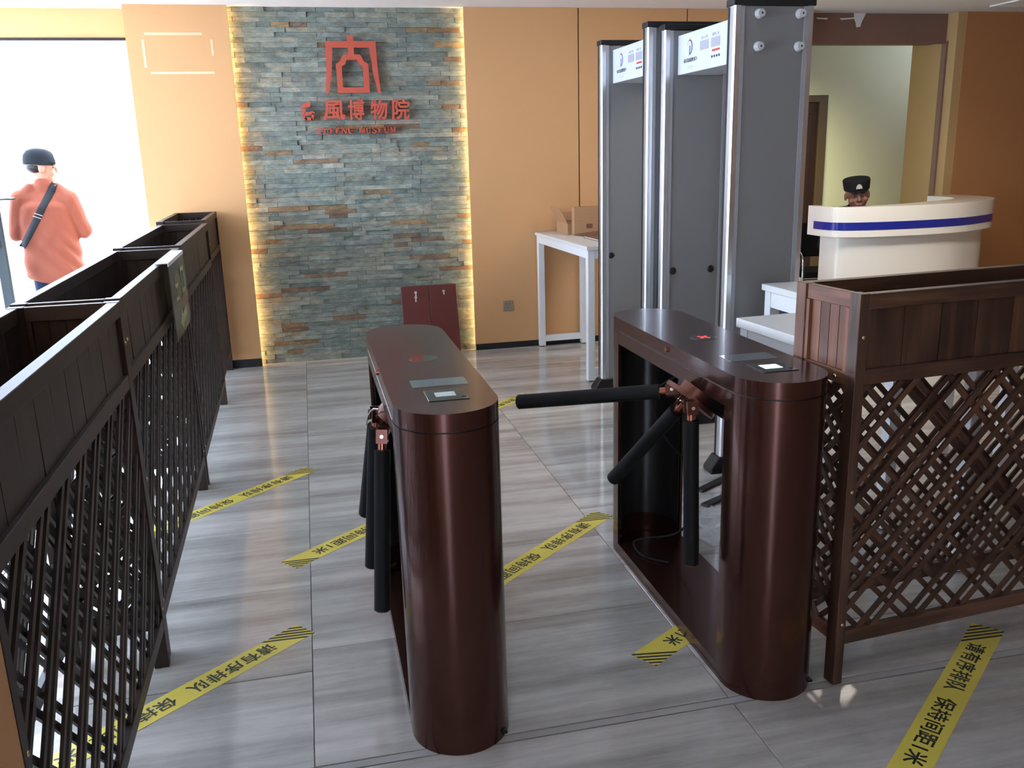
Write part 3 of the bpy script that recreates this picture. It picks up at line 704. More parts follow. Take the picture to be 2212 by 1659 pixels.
# ------------------------------------------------------------------ walk-through metal detectors
def detector(x0, yn, yf, H, label, m=0.44):
    """yn = outer face of near panel, yf = inner face of far panel"""
    t = empty('metal_detector', (x0, yn, 0)); tag(t, label, 'metal detector', 'walk-through metal detectors')
    th = 0.07
    for y0, inner in ((0.0, 1), (yf - yn, -1)):
        p = obj('side_panel', bx(0.030, m - 0.030, y0 + 0.006, y0 + th - 0.006, 0.06, H - 0.02), 'grey_panel', t)
        for xa, xb, s in ((0.0, 0.030, 0), (m - 0.030, m, 1)):
            xs = [xa, xa, xa + 0.006, xb, xb, xa + 0.006] if not s else [xb, xb, xb - 0.006, xa, xa, xb - 0.006]
            pts = [(xs[0], y0 + 0.010), (xs[1], y0 + th - 0.010), (xs[2], y0 + th), (xs[3], y0 + th), (xs[4], y0), (xs[5], y0)]
            obj('edge_profile', prism(NB(), pts, 0.05, H - 0.018), 'alu', p, 30)
            lx = (0.030, 0.050) if not s else (m - 0.050, m - 0.030)
            for ys in (y0 + 0.001, y0 + th - 0.005):
                obj('edge_strip', bx(lx[0], lx[1], ys, ys + 0.004, 0.06, H - 0.02), 'grey_light', p)
            gx = (xa - 0.002, xa - 0.0003) if not s else (xb + 0.0003, xb + 0.002)
            obj('seal_strip', bx(gx[0], gx[1], y0 + 0.046, y0 + 0.062, 0.05, H - 0.02), 'black_plastic', p)
        obj('top_cap', bx(-0.006, m + 0.006, y0 - 0.004, y0 + th + 0.004, H - 0.018, H + 0.012), 'black_plastic', t, bevel=0.003)
        ft = NB(); fo = [(-0.05, y0 - 0.012), (m + 0.05, y0 - 0.012), (m + 0.05, y0 + th + 0.012), (-0.05, y0 + th + 0.012)]; fi = [(-0.008, y0 - 0.008), (m + 0.008, y0 - 0.008), (m + 0.008, y0 + th + 0.008), (-0.008, y0 + th + 0.008)]
        a = [ft.verts.new((x, y, 0)) for x, y in fo]; b = [ft.verts.new((x, y, 0.025)) for x, y in fo]; c = [ft.verts.new((x, y, 0.085)) for x, y in fi]
        ft.faces.new(a[::-1]); ft.faces.new(c)
        for lo, hi in ((a, b), (b, c)):
            for k in range(4): ft.faces.new((lo[k], lo[(k + 1) % 4], hi[(k + 1) % 4], hi[k]))
        obj('foot', ft, 'black_plastic', t, bevel=0.004)
        yk = y0 - 0.0005 if inner == 1 else y0 + 0.0005
        for kx in (0.070, 0.300):
            if inner == -1:
                obj('rubber_plug', sph(NB(), (kx, y0 + 0.004, 0.918), 0.021, (1, 0.35, 1)), 'black_plastic', t, 60)
            else:
                for kz in (H - 0.052, H - 0.190):
                    k_ = obj('knob', cyl(NB(), (kx * 0.87 + 0.06, y0 + 0.0058, kz), (kx * 0.87 + 0.06, y0 - 0.022, kz), 0.022, 0.017, n=20), 'knob_white', t, 40)
                    obj('knob_hole', cyl(NB(), (kx * 0.87 + 0.062, y0 - 0.0221, kz), (kx * 0.87 + 0.062, y0 - 0.0226, kz), 0.0045, n=10), 'black_plastic', k_)
    # header with printed film
    ya, yb = th, yf - yn; zc0, zc1 = H - 0.245, H - 0.048; xh = 0.075
    hdr = obj('header', bx(xh, m - 0.075, ya + 0.0005, yb - 0.0005, zc0, zc1), 'header_white', t, bevel=0.002)
    # film faces -x; text reads from far (left) to near (right)
    def put(me, yy, zz, mm, nm='lettering'):
        o = link(nm, me, hdr, mm); o.location = (xh - 0.0006, yy, zz); o.rotation_euler = (PI / 2, 0, -PI / 2); return o
    yl = yb - 0.155; zl = H - 0.120
    bm = NB()
    for i in range(18):   # blue letter-like ring of the emblem
        a0 = -0.62 * PI + 1.27 * PI * i / 18; a1 = -0.62 * PI + 1.27 * PI * (i + 1) / 18
        w0 = 0.006 + 0.004 * math.cos(a0); w1 = 0.006 + 0.004 * math.cos(a1)
        q = [(0.030 * math.cos(a0), 0.036 * math.sin(a0)), (0.030 * math.cos(a1), 0.036 * math.sin(a1)), ((0.030 - w1) * math.cos(a1), (0.036 - w1) * math.sin(a1)), ((0.030 - w0) * math.cos(a0), (0.036 - w0) * math.sin(a0))]
        prism(bm, q, 0, 0.0004)
    prism(bm, [(-0.006, 0.008), (0.004, 0.008), (0.000, -0.030), (-0.010, -0.045)], 0, 0.0004)
    me = bpy.data.meshes.new('emblem'); bm.to_mesh(me); bm.free(); put(me, yl, zl, 'ink_blue', 'emblem')
    bm = NB()
    for i in range(8):
        a0 = 0.45 * PI + 0.45 * PI * i / 8; a1 = 0.45 * PI + 0.45 * PI * (i + 1) / 8
        prism(bm, [(0.036 * math.cos(a0), 0.044 * math.sin(a0)), (0.036 * math.cos(a1), 0.044 * math.sin(a1)), (0.029 * math.cos(a1), 0.037 * math.sin(a1)), (0.029 * math.cos(a0), 0.037 * math.sin(a0))], 0, 0.0004)
    me = bpy.data.meshes.new('emblem_arc'); bm.to_mesh(me); bm.free(); put(me, yl, zl, 'ink_orange', 'emblem_arc')
    put(fit_text(text_mesh('<通过式金属探测安检门>', 0.02, 0.0002, 0.00012), 0.170, 0.021), yl - 0.005, H - 0.182, 'ink_dark')
    for wtxt, yy in (('通过人数', yb - 0.325), ('报警人数', yb - 0.452)):
        put(fit_text(text_mesh(wtxt, 0.02, 0.0002), 0.075, 0.015), yy, H - 0.092, 'ink_grey')
        o = obj('display_window', bx(xh - 0.0007, xh - 0.0001, yy - 0.050, yy + 0.050, H - 0.150, H - 0.106), 'ink_grey', hdr)
    obj('red_bar', bx(xh - 0.0007, xh - 0.0001, yb - 0.500, yb - 0.415, H - 0.170, H - 0.160), 'ink_red', hdr)
    for k in range(4):
        obj('button', cyl(NB(), (xh - 0.003, yb - 0.418 - k * 0.026, H - 0.193), (xh - 0.0001, yb - 0.418 - k * 0.026, H - 0.193), 0.006, n=12), 'ink_dark', hdr)
    for k in range(4):
        bm = NB(); box(bm, -0.005, 0.005, 0.004, 0.006, 0, 0.0003); box(bm, -0.005, 0.005, -0.006, -0.004, 0, 0.0003); box(bm, -0.001, 0.001, -0.006, 0.006, 0, 0.0003)
        me = bpy.data.meshes.new('print_mark'); bm.to_mesh(me); bm.free(); put(me, yl + 0.02 - k * 0.020, H - 0.217, 'ink_grey', 'print_mark')
    return t
detector(1.862, 4.765, 5.545, 2.235, 'grey metal detector gate standing farther, beside the tan wall table')
detector(1.915, 3.86, 4.655, 2.207, 'grey metal detector gate standing nearer, with four white knobs', 0.392)

# ------------------------------------------------------------------ tables
def table(loc, rz, wx, wy, h, label, leg=0.05, top=0.025, apron=0.06, foot=True, panel=False, over=0.012):
    t = empty('table', loc, rz); tag(t, label, 'table', 'white steel tables')
    obj('table_top', bx(0, wx, 0, wy, h - top, h), 'white_top', t, bevel=0.002)
    o = over
    for x in (o, wx - o - leg):
        for y in (o, wy - o - leg):
            lg = obj('leg', bx(x, x + leg, y, y + leg, 0.008, h - top), 'white_paint', t, bevel=0.002)
            obj('leg_foot', cyl(NB(), (x + leg / 2, y + leg / 2, 0), (x + leg / 2, y + leg / 2, 0.008), 0.018), 'black_plastic', lg)
    for x in (o + 0.004, wx - o - leg + 0.004):
        obj('apron', bx(x, x + leg - 0.008, o + leg, wy - o - leg, h - top - apron, h - top), 'white_paint', t)
    for y in (o + 0.004, wy - o - leg + 0.004):
        obj('apron', bx(o + leg, wx - o - leg, y, y + leg - 0.008, h - top - apron, h - top), 'white_paint', t)
    if foot:
        for y in (o + 0.004, wy - o - leg + 0.004):
            obj('stretcher', bx(o + leg, wx - o - leg, y, y + leg - 0.008, 0.045, 0.045 + 0.05), 'white_paint', t)
    if panel:
        obj('side_panel', bx(o + 0.012, o + 0.024, o + leg, wy - o - leg, 0.12, h - top - apron), 'white_paint', t)
    return t
table((1.838, 5.79, 0), 0.018, 0.44, 1.33, 0.955, 'narrow tall white table against the tan wall holding cardboard boxes')
table((2.080, 3.335, 0), 0.02, 1.10, 0.465, 0.955, 'white table standing against the near detector, behind the other white table', foot=False, top=0.03, apron=0.075)
table((1.588, 2.555, 0), 0.06, 0.75, 0.49, 0.955, 'white table nearest the right planter, just behind the right turnstile', foot=False, top=0.035, apron=0.09)

# boxes on the wall table
def carton(loc, rz, wx, wy, h, label, flaps, grp='cardboard boxes on the wall table'):
    t = empty('cardboard_box', loc, rz); tag(t, label, 'box', grp); k = 0.004
    bm = bx(0, wx, 0, wy, 0, k)
    for a in ((0, wx, 0, k), (0, wx, wy - k, wy)): box(bm, *a, k, h)
    for a in ((0, k, k, wy - k), (wx - k, wx, k, wy - k)): box(bm, *a, k, h)
    obj('carton_body', bm, 'card', t)
    for (p, q, ln, dirv) in flaps:
        p = Vector(p); q = Vector(q); d = Vector(dirv).normalized() * ln; n = (q - p).cross(d).normalized() * 0.0035
        bm = NB(); vs = [p, q, q + d, p + d]; a = [bm.verts.new(v) for v in vs]; b = [bm.verts.new(v + n) for v in vs]
        bm.faces.new(a[::-1]); bm.faces.new(b)
        for i in range(4): bm.faces.new((a[i], a[(i + 1) % 4], b[(i + 1) % 4], b[i]))
        obj('flap', bm, 'card', t)
    return t
h1 = 0.085
carton((1.985, 6.74, 0.9555), 0.0, 0.24, 0.31, h1, 'low open cardboard box at back of the wall table with raised flap', [
    ((0, 0.01, h1), (0, 0.30, h1), 0.135, (-0.42, 0.05, 0.85)), ((0.005, 0.31, h1), (0.235, 0.31, h1), 0.09, (0, 0.4, 0.45)), ((0.24, 0.30, h1), (0.24, 0.01, h1), 0.10, (0.5, 0, 0.6))])
t = empty('cardboard_box', (2.0, 6.655, 0.9555), -0.02); tag(t, 'upright cardboard sheet box standing in front of the low open box', 'box', 'cardboard boxes on the wall table')
obj('carton_body', bx(0.012, 0.26, 0, 0.070, 0.0, 0.215), 'card', t, bevel=0.002)
obj('tape_mark', bx(0.11, 0.16, -0.001, -0.0002, 0.05, 0.085), 'card_dark', t)
fl = NB(); a = [(0.012, -0.001, 0.006), (0.262, -0.001, 0.028), (0.262, -0.20, 0.022), (0.06, -0.19, 0.006)]
va = [fl.verts.new(v) for v in a]; vb = [fl.verts.new((v[0], v[1], v[2] + 0.004)) for v in a]
fl.faces.new(va[::-1]); fl.faces.new(vb)
for i in range(4): fl.faces.new((va[i], va[(i + 1) % 4], vb[(i + 1) % 4], vb[i]))
obj('flap', fl, 'card_dark', t)
nb = empty('folded_board', (2.03, 5.98, 0.9555), 0.03); tag(nb, 'flat thin dark folder lying on the wall table in front of boxes', 'folder')
obj('cover', bx(0, 0.20, 0, 0.44, 0.0, 0.003), 'card_dark', nb); obj('pages', bx(0.004, 0.196, 0.004, 0.436, 0.0032, 0.011), 'white_top', nb); obj('cover', bx(0, 0.20, 0, 0.44, 0.0112, 0.0145), 'card_dark', nb)

# ------------------------------------------------------------------ curved reception desk
dk = empty('reception_desk', (4.7, 6.4, 0)); tag(dk, 'cream curved reception desk with a blue stripe around its counter', 'desk')
outer = smooth_path([(3.90, 6.46, 0), (3.91, 6.23, 0), (3.985, 6.10, 0), (4.24, 6.02, 0), (4.60, 6.00, 0), (4.95, 6.04, 0), (5.22, 6.14, 0), (5.47, 6.29, 0), (5.65, 6.53, 0), (5.71, 6.80, 0), (5.67, 7.04, 0)], 7)
outer = [Vector((p.x - 4.7, p.y - 6.4)) for p in outer]
def offset(path, d):
    out = []
    for i, p in enumerate(path):
        q = (path[min(i + 1, len(path) - 1)] - path[max(i - 1, 0)]).normalized(); out.append(p + Vector((-q.y, q.x)) * d)
    return out
def band(name, d0, d1, z0, z1, m, bev=0.0, i0=0, i1=None, parent=dk):
    src = outer[i0:i1]
    a = offset(src, d0); b = offset(src, d1); n = len(a); bm = NB()
    if d1 > 0.2:      # the counter is shallow at its tight left corner and deepens to the right
        thin = offset(src, d0 + 0.07); b = [p.lerp(q, min(1.0, max(0.0, (i - 16) / 18.0))) for i, (p, q) in enumerate(zip(thin, b))]
    r = [[bm.verts.new((p.x, p.y, z)) for p in q] for q, z in ((a, z0), (a, z1), (b, z1), (b, z0))]
    for i in range(n - 1):
        for k in range(4): bm.faces.new((r[k][i], r[k][i + 1], r[(k + 1) % 4][i + 1], r[(k + 1) % 4][i]))
    bm.faces.new([r[k][0] for k in range(4)][::-1]); bm.faces.new([r[k][-1] for k in range(4)])
    if bev:
        es = [e for e in bm.edges if abs(e.verts[0].co.z - e.verts[1].co.z) < 1e-6 and len(e.link_faces) == 2 and e.calc_face_angle(0) > 1.0]
        bmesh.ops.bevel(bm, geom=es, offset=bev, segments=3, affect='EDGES')
    return obj(name, bm, m, parent, 40)
band('counter', 0.0, 0.30, 0.893, 1.12, 'desk_white', 0.018)
band('blue_stripe', -0.0022, -0.0004, 0.945, 1.005, 'desk_blue', i0=3, i1=-7)
band('body', 0.065, 0.105, 0.0, 0.8925, 'desk_white', i0=3)
band('inner_shelf', 0.10, 0.40, 0.72, 0.745, 'desk_white', i0=24)

# ------------------------------------------------------------------ black tubular chair behind the desk
ch = empty('chair', (4.58, 7.36, 0), -0.15); tag(ch, 'black tubular armchair with chrome arms beside the desk left end', 'chair')
for s in (-1, 1):
    x = s * 0.25
    obj('arm_tube', tube(NB(), smooth_path([(x, -0.24, 0.0), (x, -0.25, 0.45), (x, -0.22, 0.60), (x, -0.10, 0.665), (x, 0.10, 0.67), (x, 0.22, 0.66)], 5), 0.012), 'chrome', ch, 60)
    obj('rear_leg', tube(NB(), smooth_path([(x, 0.27, 0.0), (x, 0.22, 0.45), (x, 0.24, 0.66), (x, 0.30, 0.88)], 5), 0.012), 'black_plastic', ch, 60)
    obj('armrest', bx(x - 0.022, x + 0.022, -0.12, 0.17, 0.683, 0.703), 'black_plastic', ch, bevel=0.006, seg=2)
obj('seat', bx(-0.235, 0.235, -0.22, 0.21, 0.42, 0.475), 'black_cloth', ch, bevel=0.015, seg=2)
obj('seat_rail', tube(NB(), [(-0.25, -0.235, 0.41), (0.25, -0.235, 0.41)], 0.012), 'chrome', ch, 60)
obj('backrest', bx(-0.235, 0.235, 0.235, 0.275, 0.56, 0.88), 'black_cloth', ch, bevel=0.012, seg=2)

# ------------------------------------------------------------------ floor tapes
def floor_tape(start, direction, length, label, width=0.098):
    d = Vector((*direction, 0)).normalized(); up = Vector((-d.y, d.x, 0))
    c = Vector((*start, 0)) + d * length / 2
    bm = bx(-length / 2, length / 2, -width / 2, width / 2, 0.0002, 0.0008)
    t = obj('floor_tape', bm, 'tape_y'); tag(t, label, 'floor tape', 'yellow queueing tapes on the floor')
    t.matrix_world = Matrix(((d.x, up.x, 0, c.x), (d.y, up.y, 0, c.y), (0, 0, 1, 0), (0, 0, 0, 1)))
    for word, xa, xb in (('请有序排队', -length / 2 + 0.135, -length / 2 + 0.455), ('保持间距1米', -length / 2 + 0.505, length / 2 - 0.135)):
        me = fit_text(text_mesh(word, 0.07, 0.0, 0.0012, space=1.06), xb - xa, 0.056)
        o = link('lettering', me, t, 'tape_ink'); o.location = ((xa + xb) / 2, 0, 0.0011)
    for e in (-1, 1):
        for k in range(5):
            sl = -1.15 * width      # stripes slant across the tape; clip each to the tape's end
            b0 = (-length / 2 + 0.030 + k * 0.0265) if e < 0 else (length / 2 - 0.010 - k * 0.0265 + 0.11)
            b1 = b0 + 0.014; q = []
            lo, hi = -length / 2, length / 2
            for (x, y), (x2, y2) in zip([(b0, -width / 2), (b1, -width / 2), (b1 + sl, width / 2), (b0 + sl, width / 2)], [(b1, -width / 2), (b1 + sl, width / 2), (b0 + sl, width / 2), (b0, -width / 2)]):
                if lo <= x <= hi: q.append((x, y))
                for lim in (lo, hi):
                    if (x - lim) * (x2 - lim) < 0: t_ = (lim - x) / (x2 - x); q.append((lim, y + (y2 - y) * t_))
            if len(q) < 3: continue
            obj('hatch_stripe', prism(NB(), q, 0.0009, 0.0011), 'tape_ink', t)
    return t
floor_tape((-0.122, 2.866), (-0.770, -0.638), 1.0, 'yellow queue tape nearest the left planters, ending before the centre turnstile')
floor_tape((-0.090, 4.543), (-0.735, -0.678), 1.0, 'yellow queue tape running under the second left planter, beyond the others')
floor_tape((0.585, 4.03), (-0.770, -0.638), 1.0, 'yellow queue tape passing behind the centre turnstile')
floor_tape((1.193, 3.533), (-0.770, -0.638), 1.0, 'yellow queue tape lying between the two turnstiles')
floor_tape((1.745, 2.880), (-0.845, -0.535), 0.96, 'yellow queue tape running under the right turnstile')
floor_tape((2.115, 2.250), (-0.790, -0.613), 1.0, 'yellow queue tape in front of the right planter')
floor_tape((1.36, 5.62), (-0.770, -0.638), 1.0, 'yellow queue tape farthest away, in front of the wall table')

# ------------------------------------------------------------------ things lying on the floor behind the right turnstile
for i, (p, a, lb) in enumerate((((1.83, 3.725), 0.55, 'flat black cable cover on the floor close to the detector foot'), ((1.78, 3.545), 0.5, 'flat black cable cover on floor nearer the right turnstile'))):
    o = obj('cable_cover', bx(-0.14, 0.14, -0.022, 0.022, 0.0003, 0.012), 'black_plastic', bevel=0.004); o.location = (*p, 0); o.rotation_euler = (0, 0, a)
    tag(o, lb, 'cable cover')
bm = NB(); n = 14; r2 = random.Random(4)
g = [[bm.verts.new((-0.16 + 0.32 * i / n + r2.uniform(-.006, .006), -0.15 + 0.30 * j / n + r2.uniform(-.006, .006), 0.004 + abs(r2.gauss(0, 0.012)))) for j in range(n + 1)] for i in range(n + 1)]
for i in range(n):
    for j in range(n): bm.faces.new((g[i][j], g[i + 1][j], g[i + 1][j + 1], g[i][j + 1]))
o = obj('plastic_bag', bm, 'film', None, 80); o.location = (1.60, 3.26, 0.0); o.rotation_euler = (0, 0, 0.4)
md = o.modifiers.new('thickness', 'SOLIDIFY'); md.thickness = 0.0012
tag(o, 'crumpled clear plastic film on the floor behind the right turnstile', 'plastic bag')

# ------------------------------------------------------------------ people
def capsule(bm, p0, r0, p1, r1):
    t = NB(); sph(t, p0, r0, sub=2); sph(t, p1, r1, sub=2)
    h = bmesh.ops.convex_hull(t, input=t.verts[:])
    bmesh.ops.delete(t, geom=[v for v in t.verts if not v.link_faces], context='VERTS')
    me = bpy.data.meshes.new('tmp'); t.to_mesh(me); t.free(); bm.from_mesh(me); bpy.data.meshes.remove(me); return bm
def chain(bm, pts):
    for (p0, r0), (p1, r1) in zip(pts, pts[1:]): capsule(bm, p0, r0, p1, r1)
    return bm
def ell(bm, c, s, rot=None): return sph(bm, c, 1.0, s, rot, 3)
def fuse(name, bm, m, parent, voxel=0.008, iters=6, wrinkle=None):
    me = bpy.data.meshes.new(name); bm.to_mesh(me); bm.free()
    o = bpy.data.objects.new(name, me); COL.objects.link(o)
    r = o.modifiers.new('r', 'REMESH'); r.mode = 'VOXEL'; r.voxel_size = voxel
    s = o.modifiers.new('s', 'SMOOTH'); s.factor = 0.5; s.iterations = iters
    dg = bpy.context.evaluated_depsgraph_get(); m2 = bpy.data.meshes.new_from_object(o.evaluated_get(dg))
    bpy.data.objects.remove(o); bpy.data.meshes.remove(me); m2.name = name
    if wrinkle: 
        for v in m2.vertices:
            d = wrinkle(v.co)
            if d: v.co += v.normal * d
    m2.polygons.foreach_set('use_smooth', [True] * len(m2.polygons)); m2.materials.clear()
    return link(name, m2, parent, m)
def head_geo(bm, Mh):
    """head of unit build centred at origin (chin z=-.115, crown z=.115) facing +y, transformed by Mh"""
    t = NB()
    ell(t, (0, -0.012, 0.030), (0.076, 0.094, 0.088)); ell(t, (0, 0.018, -0.040), (0.064, 0.070, 0.074))
    ell(t, (0, 0.052, -0.088), (0.034, 0.030, 0.026))
    for s in (-1, 1):
        ell(t, (s * 0.040, 0.060, -0.030), (0.026, 0.022, 0.026)); ell(t, (s * 0.032, 0.078, 0.022), (0.030, 0.012, 0.011))
        ell(t, (s * 0.078, -0.008, -0.012), (0.010, 0.020, 0.032))
    chain(t, [((0, 0.082, 0.012), 0.009), ((0, 0.100, -0.024), 0.013)])
    for s in (-1, 1): sph(t, (s * 0.012, 0.090, -0.028), 0.010)
    ell(t, (0, 0.083, -0.058), (0.024, 0.010, 0.008)); ell(t, (0, 0.080, -0.068), (0.020, 0.010, 0.008))
    bmesh.ops.transform(t, matrix=Mh, verts=t.verts[:])
    me = bpy.data.meshes.new('tmp'); t.to_mesh(me); t.free(); bm.from_mesh(me); bpy.data.meshes.remove(me)
def face_parts(parent, Mh):
    for s in (-1, 1):
        e = obj('eye', sph(NB(), Mh @ Vector((s * 0.031, 0.0765, 0.003)), 0.0095, (1.3, 0.9, 0.55), Mh.to_3x3().normalized()), 'eye_white', parent, 80)
        obj('iris', sph(NB(), Mh @ Vector((s * 0.031 + 0.001, 0.0825, 0.003)), 0.0048, (1, 0.7, 0.95), Mh.to_3x3().normalized()), 'iris', e, 80)
        obj('eyebrow', capsule(NB(), Mh @ Vector((s * 0.018, 0.092, 0.026)), 0.0035, Mh @ Vector((s * 0.047, 0.083, 0.027)), 0.0028), 'hair', parent, 80)
    obj('mouth', ell(NB(), Mh @ Vector((0, 0.0895, -0.0625)), (0.021, 0.0035, 0.0055), Mh.to_3x3().normalized()), 'lip', parent, 80)
def hand(bm, wrist, d, n, side, curl=0.5, k=1.0):
    """palm + five fingers; d finger direction, n palm normal (towards the inside of the curl), side = thumb side"""
    wrist = Vector(wrist); d = Vector(d).normalized(); n = Vector(n); n = (n - d * n.dot(d)).normalized(); s = d.cross(n) * side
    chain(bm, [(wrist, 0.026 * k), (wrist + d * 0.03 * k, 0.024 * k)])
    for f in range(4):
        base = wrist + d * 0.085 * k + s * (0.030 - 0.020 * f) * k
        capsule(bm, wrist + d * 0.02 * k + s * (0.018 - 0.012 * f) * k, 0.015 * k, base, 0.012 * k)
        ln = (0.040, 0.046, 0.043, 0.033)[f] * k; p = base; ang = 0.0
        for j, rr in enumerate((0.0092, 0.0084, 0.0076)):
            ang += curl * (0.55, 0.8, 0.6)[j]; q = p + (d * math.cos(ang) + n * math.sin(ang)) * ln * (1.0, 0.72, 0.55)[j]
            capsule(bm, p, rr * k, q, rr * 0.93 * k); p = q
    b0 = wrist + d * 0.022 * k + s * 0.020 * k
    t1 = b0 + (d * 0.55 + s * 0.75 + n * 0.25).normalized() * 0.042 * k; t2 = t1 + (d * 0.85 + s * 0.25 + n * 0.35).normalized() * 0.032 * k
    chain(bm, [(b0, 0.014 * k), (t1, 0.011 * k), (t2, 0.009 * k)])
    return bm
def person(loc, rz, label, shoulders, hips, arms, hands, Mh, legs, skin, top, trousers, neck, sc=1.0, wr=None, sleeve=0.012, loose=False):
    """everything in local coordinates (facing +y)"""
    t = empty('person', loc, rz); tag(t, label, 'person')
    (sl, sr), (hl, hr) = shoulders, hips
    smid = (Vector(sl) + Vector(sr)) / 2; hmid = (Vector(hl) + Vector(hr)) / 2
    chest = smid * 0.70 + hmid * 0.30; belly = smid * 0.30 + hmid * 0.70
    hc = Mh @ Vector((0, -0.02, -0.06))
    b = NB(); head_geo(b, Mh)
    chain(b, [(hc, 0.052), (Vector(neck), 0.054), (smid + Vector((0, 0, -0.03)), 0.060)])
    def torso(bm, e):
        ell(bm, chest, (0.155 + e, 0.098 + e, 0.190 + e)); ell(bm, belly, (0.138 + e, 0.092 + e, 0.18 + e)); ell(bm, hmid + Vector((0, -0.01, 0.0)), (0.152 + e, 0.102 + e, 0.115 + e))
        for s_ in (sl, sr): chain(bm, [(smid + Vector((0, 0, 0.012)), 0.052 + e), ((Vector(s_) * 0.80 + smid * 0.20) + Vector((0, 0, 0.0)), 0.052 + e), (s_, 0.050 + e)])
    torso(b, -0.012)
    for (el, wrp), hd, s_ in zip(arms, hands, (sl, sr)):
        chain(b, [(s_, 0.044), (el, 0.035), (wrp, 0.025)])
        hand(b, wrp, hd[0], hd[1], hd[2], hd[3])
    for (kn, an, toe), h_ in zip(legs, (hl, hr)):
        chain(b, [(h_, 0.075), (kn, 0.050), (an, 0.034)]); capsule(b, an, 0.034, toe, 0.028)
    fuse('body', b, skin, t, 0.0065, 4)
    c = NB(); torso(c, sleeve)
    if loose:     # wide sweater hanging straight to a hem below the hips
        for s_ in (-1, 1): capsule(c, smid + Vector((s_ * 0.095, 0, 0.075)), 0.050, smid + Vector((s_ * 0.165, 0, -0.005)), 0.062)
        for k in range(17): ell(c, (0, 0, 0.770 + 0.031 * k), (0.218 - 0.0012 * k, 0.135 - 0.0005 * k, 0.085))
    chain(c, [(smid + Vector((0, 0, 0.03)), 0.062), (Vector(neck) + Vector((0, 0, -0.012)), 0.063)])
    for (el, wrp), s_ in zip(arms, (sl, sr)):
        w2 = Vector(el) + (Vector(wrp) - Vector(el)) * 0.93
        chain(c, [(s_, 0.058 + sleeve), (el, 0.050 + sleeve * 0.6), (w2, 0.034 + sleeve * 0.5)])
    shirt = fuse('shirt', c, top, t, 0.010, 5, wr)
    l = NB(); ell(l, hmid + Vector((0, -0.005, -0.03)), (0.158, 0.108, 0.11))
    for (kn, an, toe), h_ in zip(legs, (hl, hr)):
        an2 = Vector(kn) + (Vector(an) - Vector(kn)) * 0.94
        chain(l, [(h_, 0.092), (kn, 0.066), (an2, 0.052)])
    fuse('trousers', l, trousers, t, 0.011, 5)
    for (kn, an, toe) in legs:
        s2 = NB(); an = Vector(an); toe = Vector(toe); d = toe - an; d.z = 0; d.normalize()
        chain(s2, [(Vector((an.x, an.y, an.z - 0.035)) - d * 0.035, 0.036), (Vector((toe.x, toe.y, an.z - 0.042)), 0.034), (Vector((toe.x, toe.y, an.z - 0.048)) + d * 0.05, 0.026)])
        fuse('shoe', s2, 'black_cloth', t, 0.008, 3)
    return t, shirt
def cap_dome(name, parent, Mh, prof, m, flat=False):
    """surface of revolution (elliptic) around the skull; prof = [(radius factor, z)]"""
    bm = NB(); N = 28; rings = []
    for rf, z in prof: rings.append([bm.verts.new(Mh @ Vector((0.083 * rf * math.cos(2 * PI * k / N), -0.012 + 0.101 * rf * math.sin(2 * PI * k / N), z))) for k in range(N)])
    for a, b in zip(rings, rings[1:]):
        for k in range(N): bm.faces.new((a[k], a[(k + 1) % N], b[(k + 1) % N], b[k]))
    bm.faces.new(rings[-1]); 
    return obj(name, bm, m, parent, 50)
def visor(name, parent, Mh, reach, drop, z, m, spread=1.15, tilt=0.0):
    bm = NB(); N = 14; top = []
    for i in range(N + 1):
        a = PI / 2 - spread + 2 * spread * i / N
        r0 = Vector((0.084 * math.cos(a), -0.012 + 0.102 * math.sin(a), z)); kx = math.cos((i / N - 0.5) * PI)
        r1 = Vector((0.084 * math.cos(a) * (1 + 0.10 * kx), -0.012 + 0.102 * math.sin(a) + reach * kx ** 0.6, z - drop * kx)); top.append((r0, r1))
    for dz in (0.0, -0.004):
        v = [(bm.verts.new(Mh @ (p + Vector((0, 0, dz)))), bm.verts.new(Mh @ (q + Vector((0, 0, dz))))) for p, q in top]
        for i in range(N): bm.faces.new((v[i][0], v[i + 1][0], v[i + 1][1], v[i][1]))
        if dz == 0.0: first = v
    for i in range(N): bm.faces.new((first[i][1], first[i + 1][1], v[i + 1][1], v[i][1]))
    return obj(name, bm, m, parent, 60)

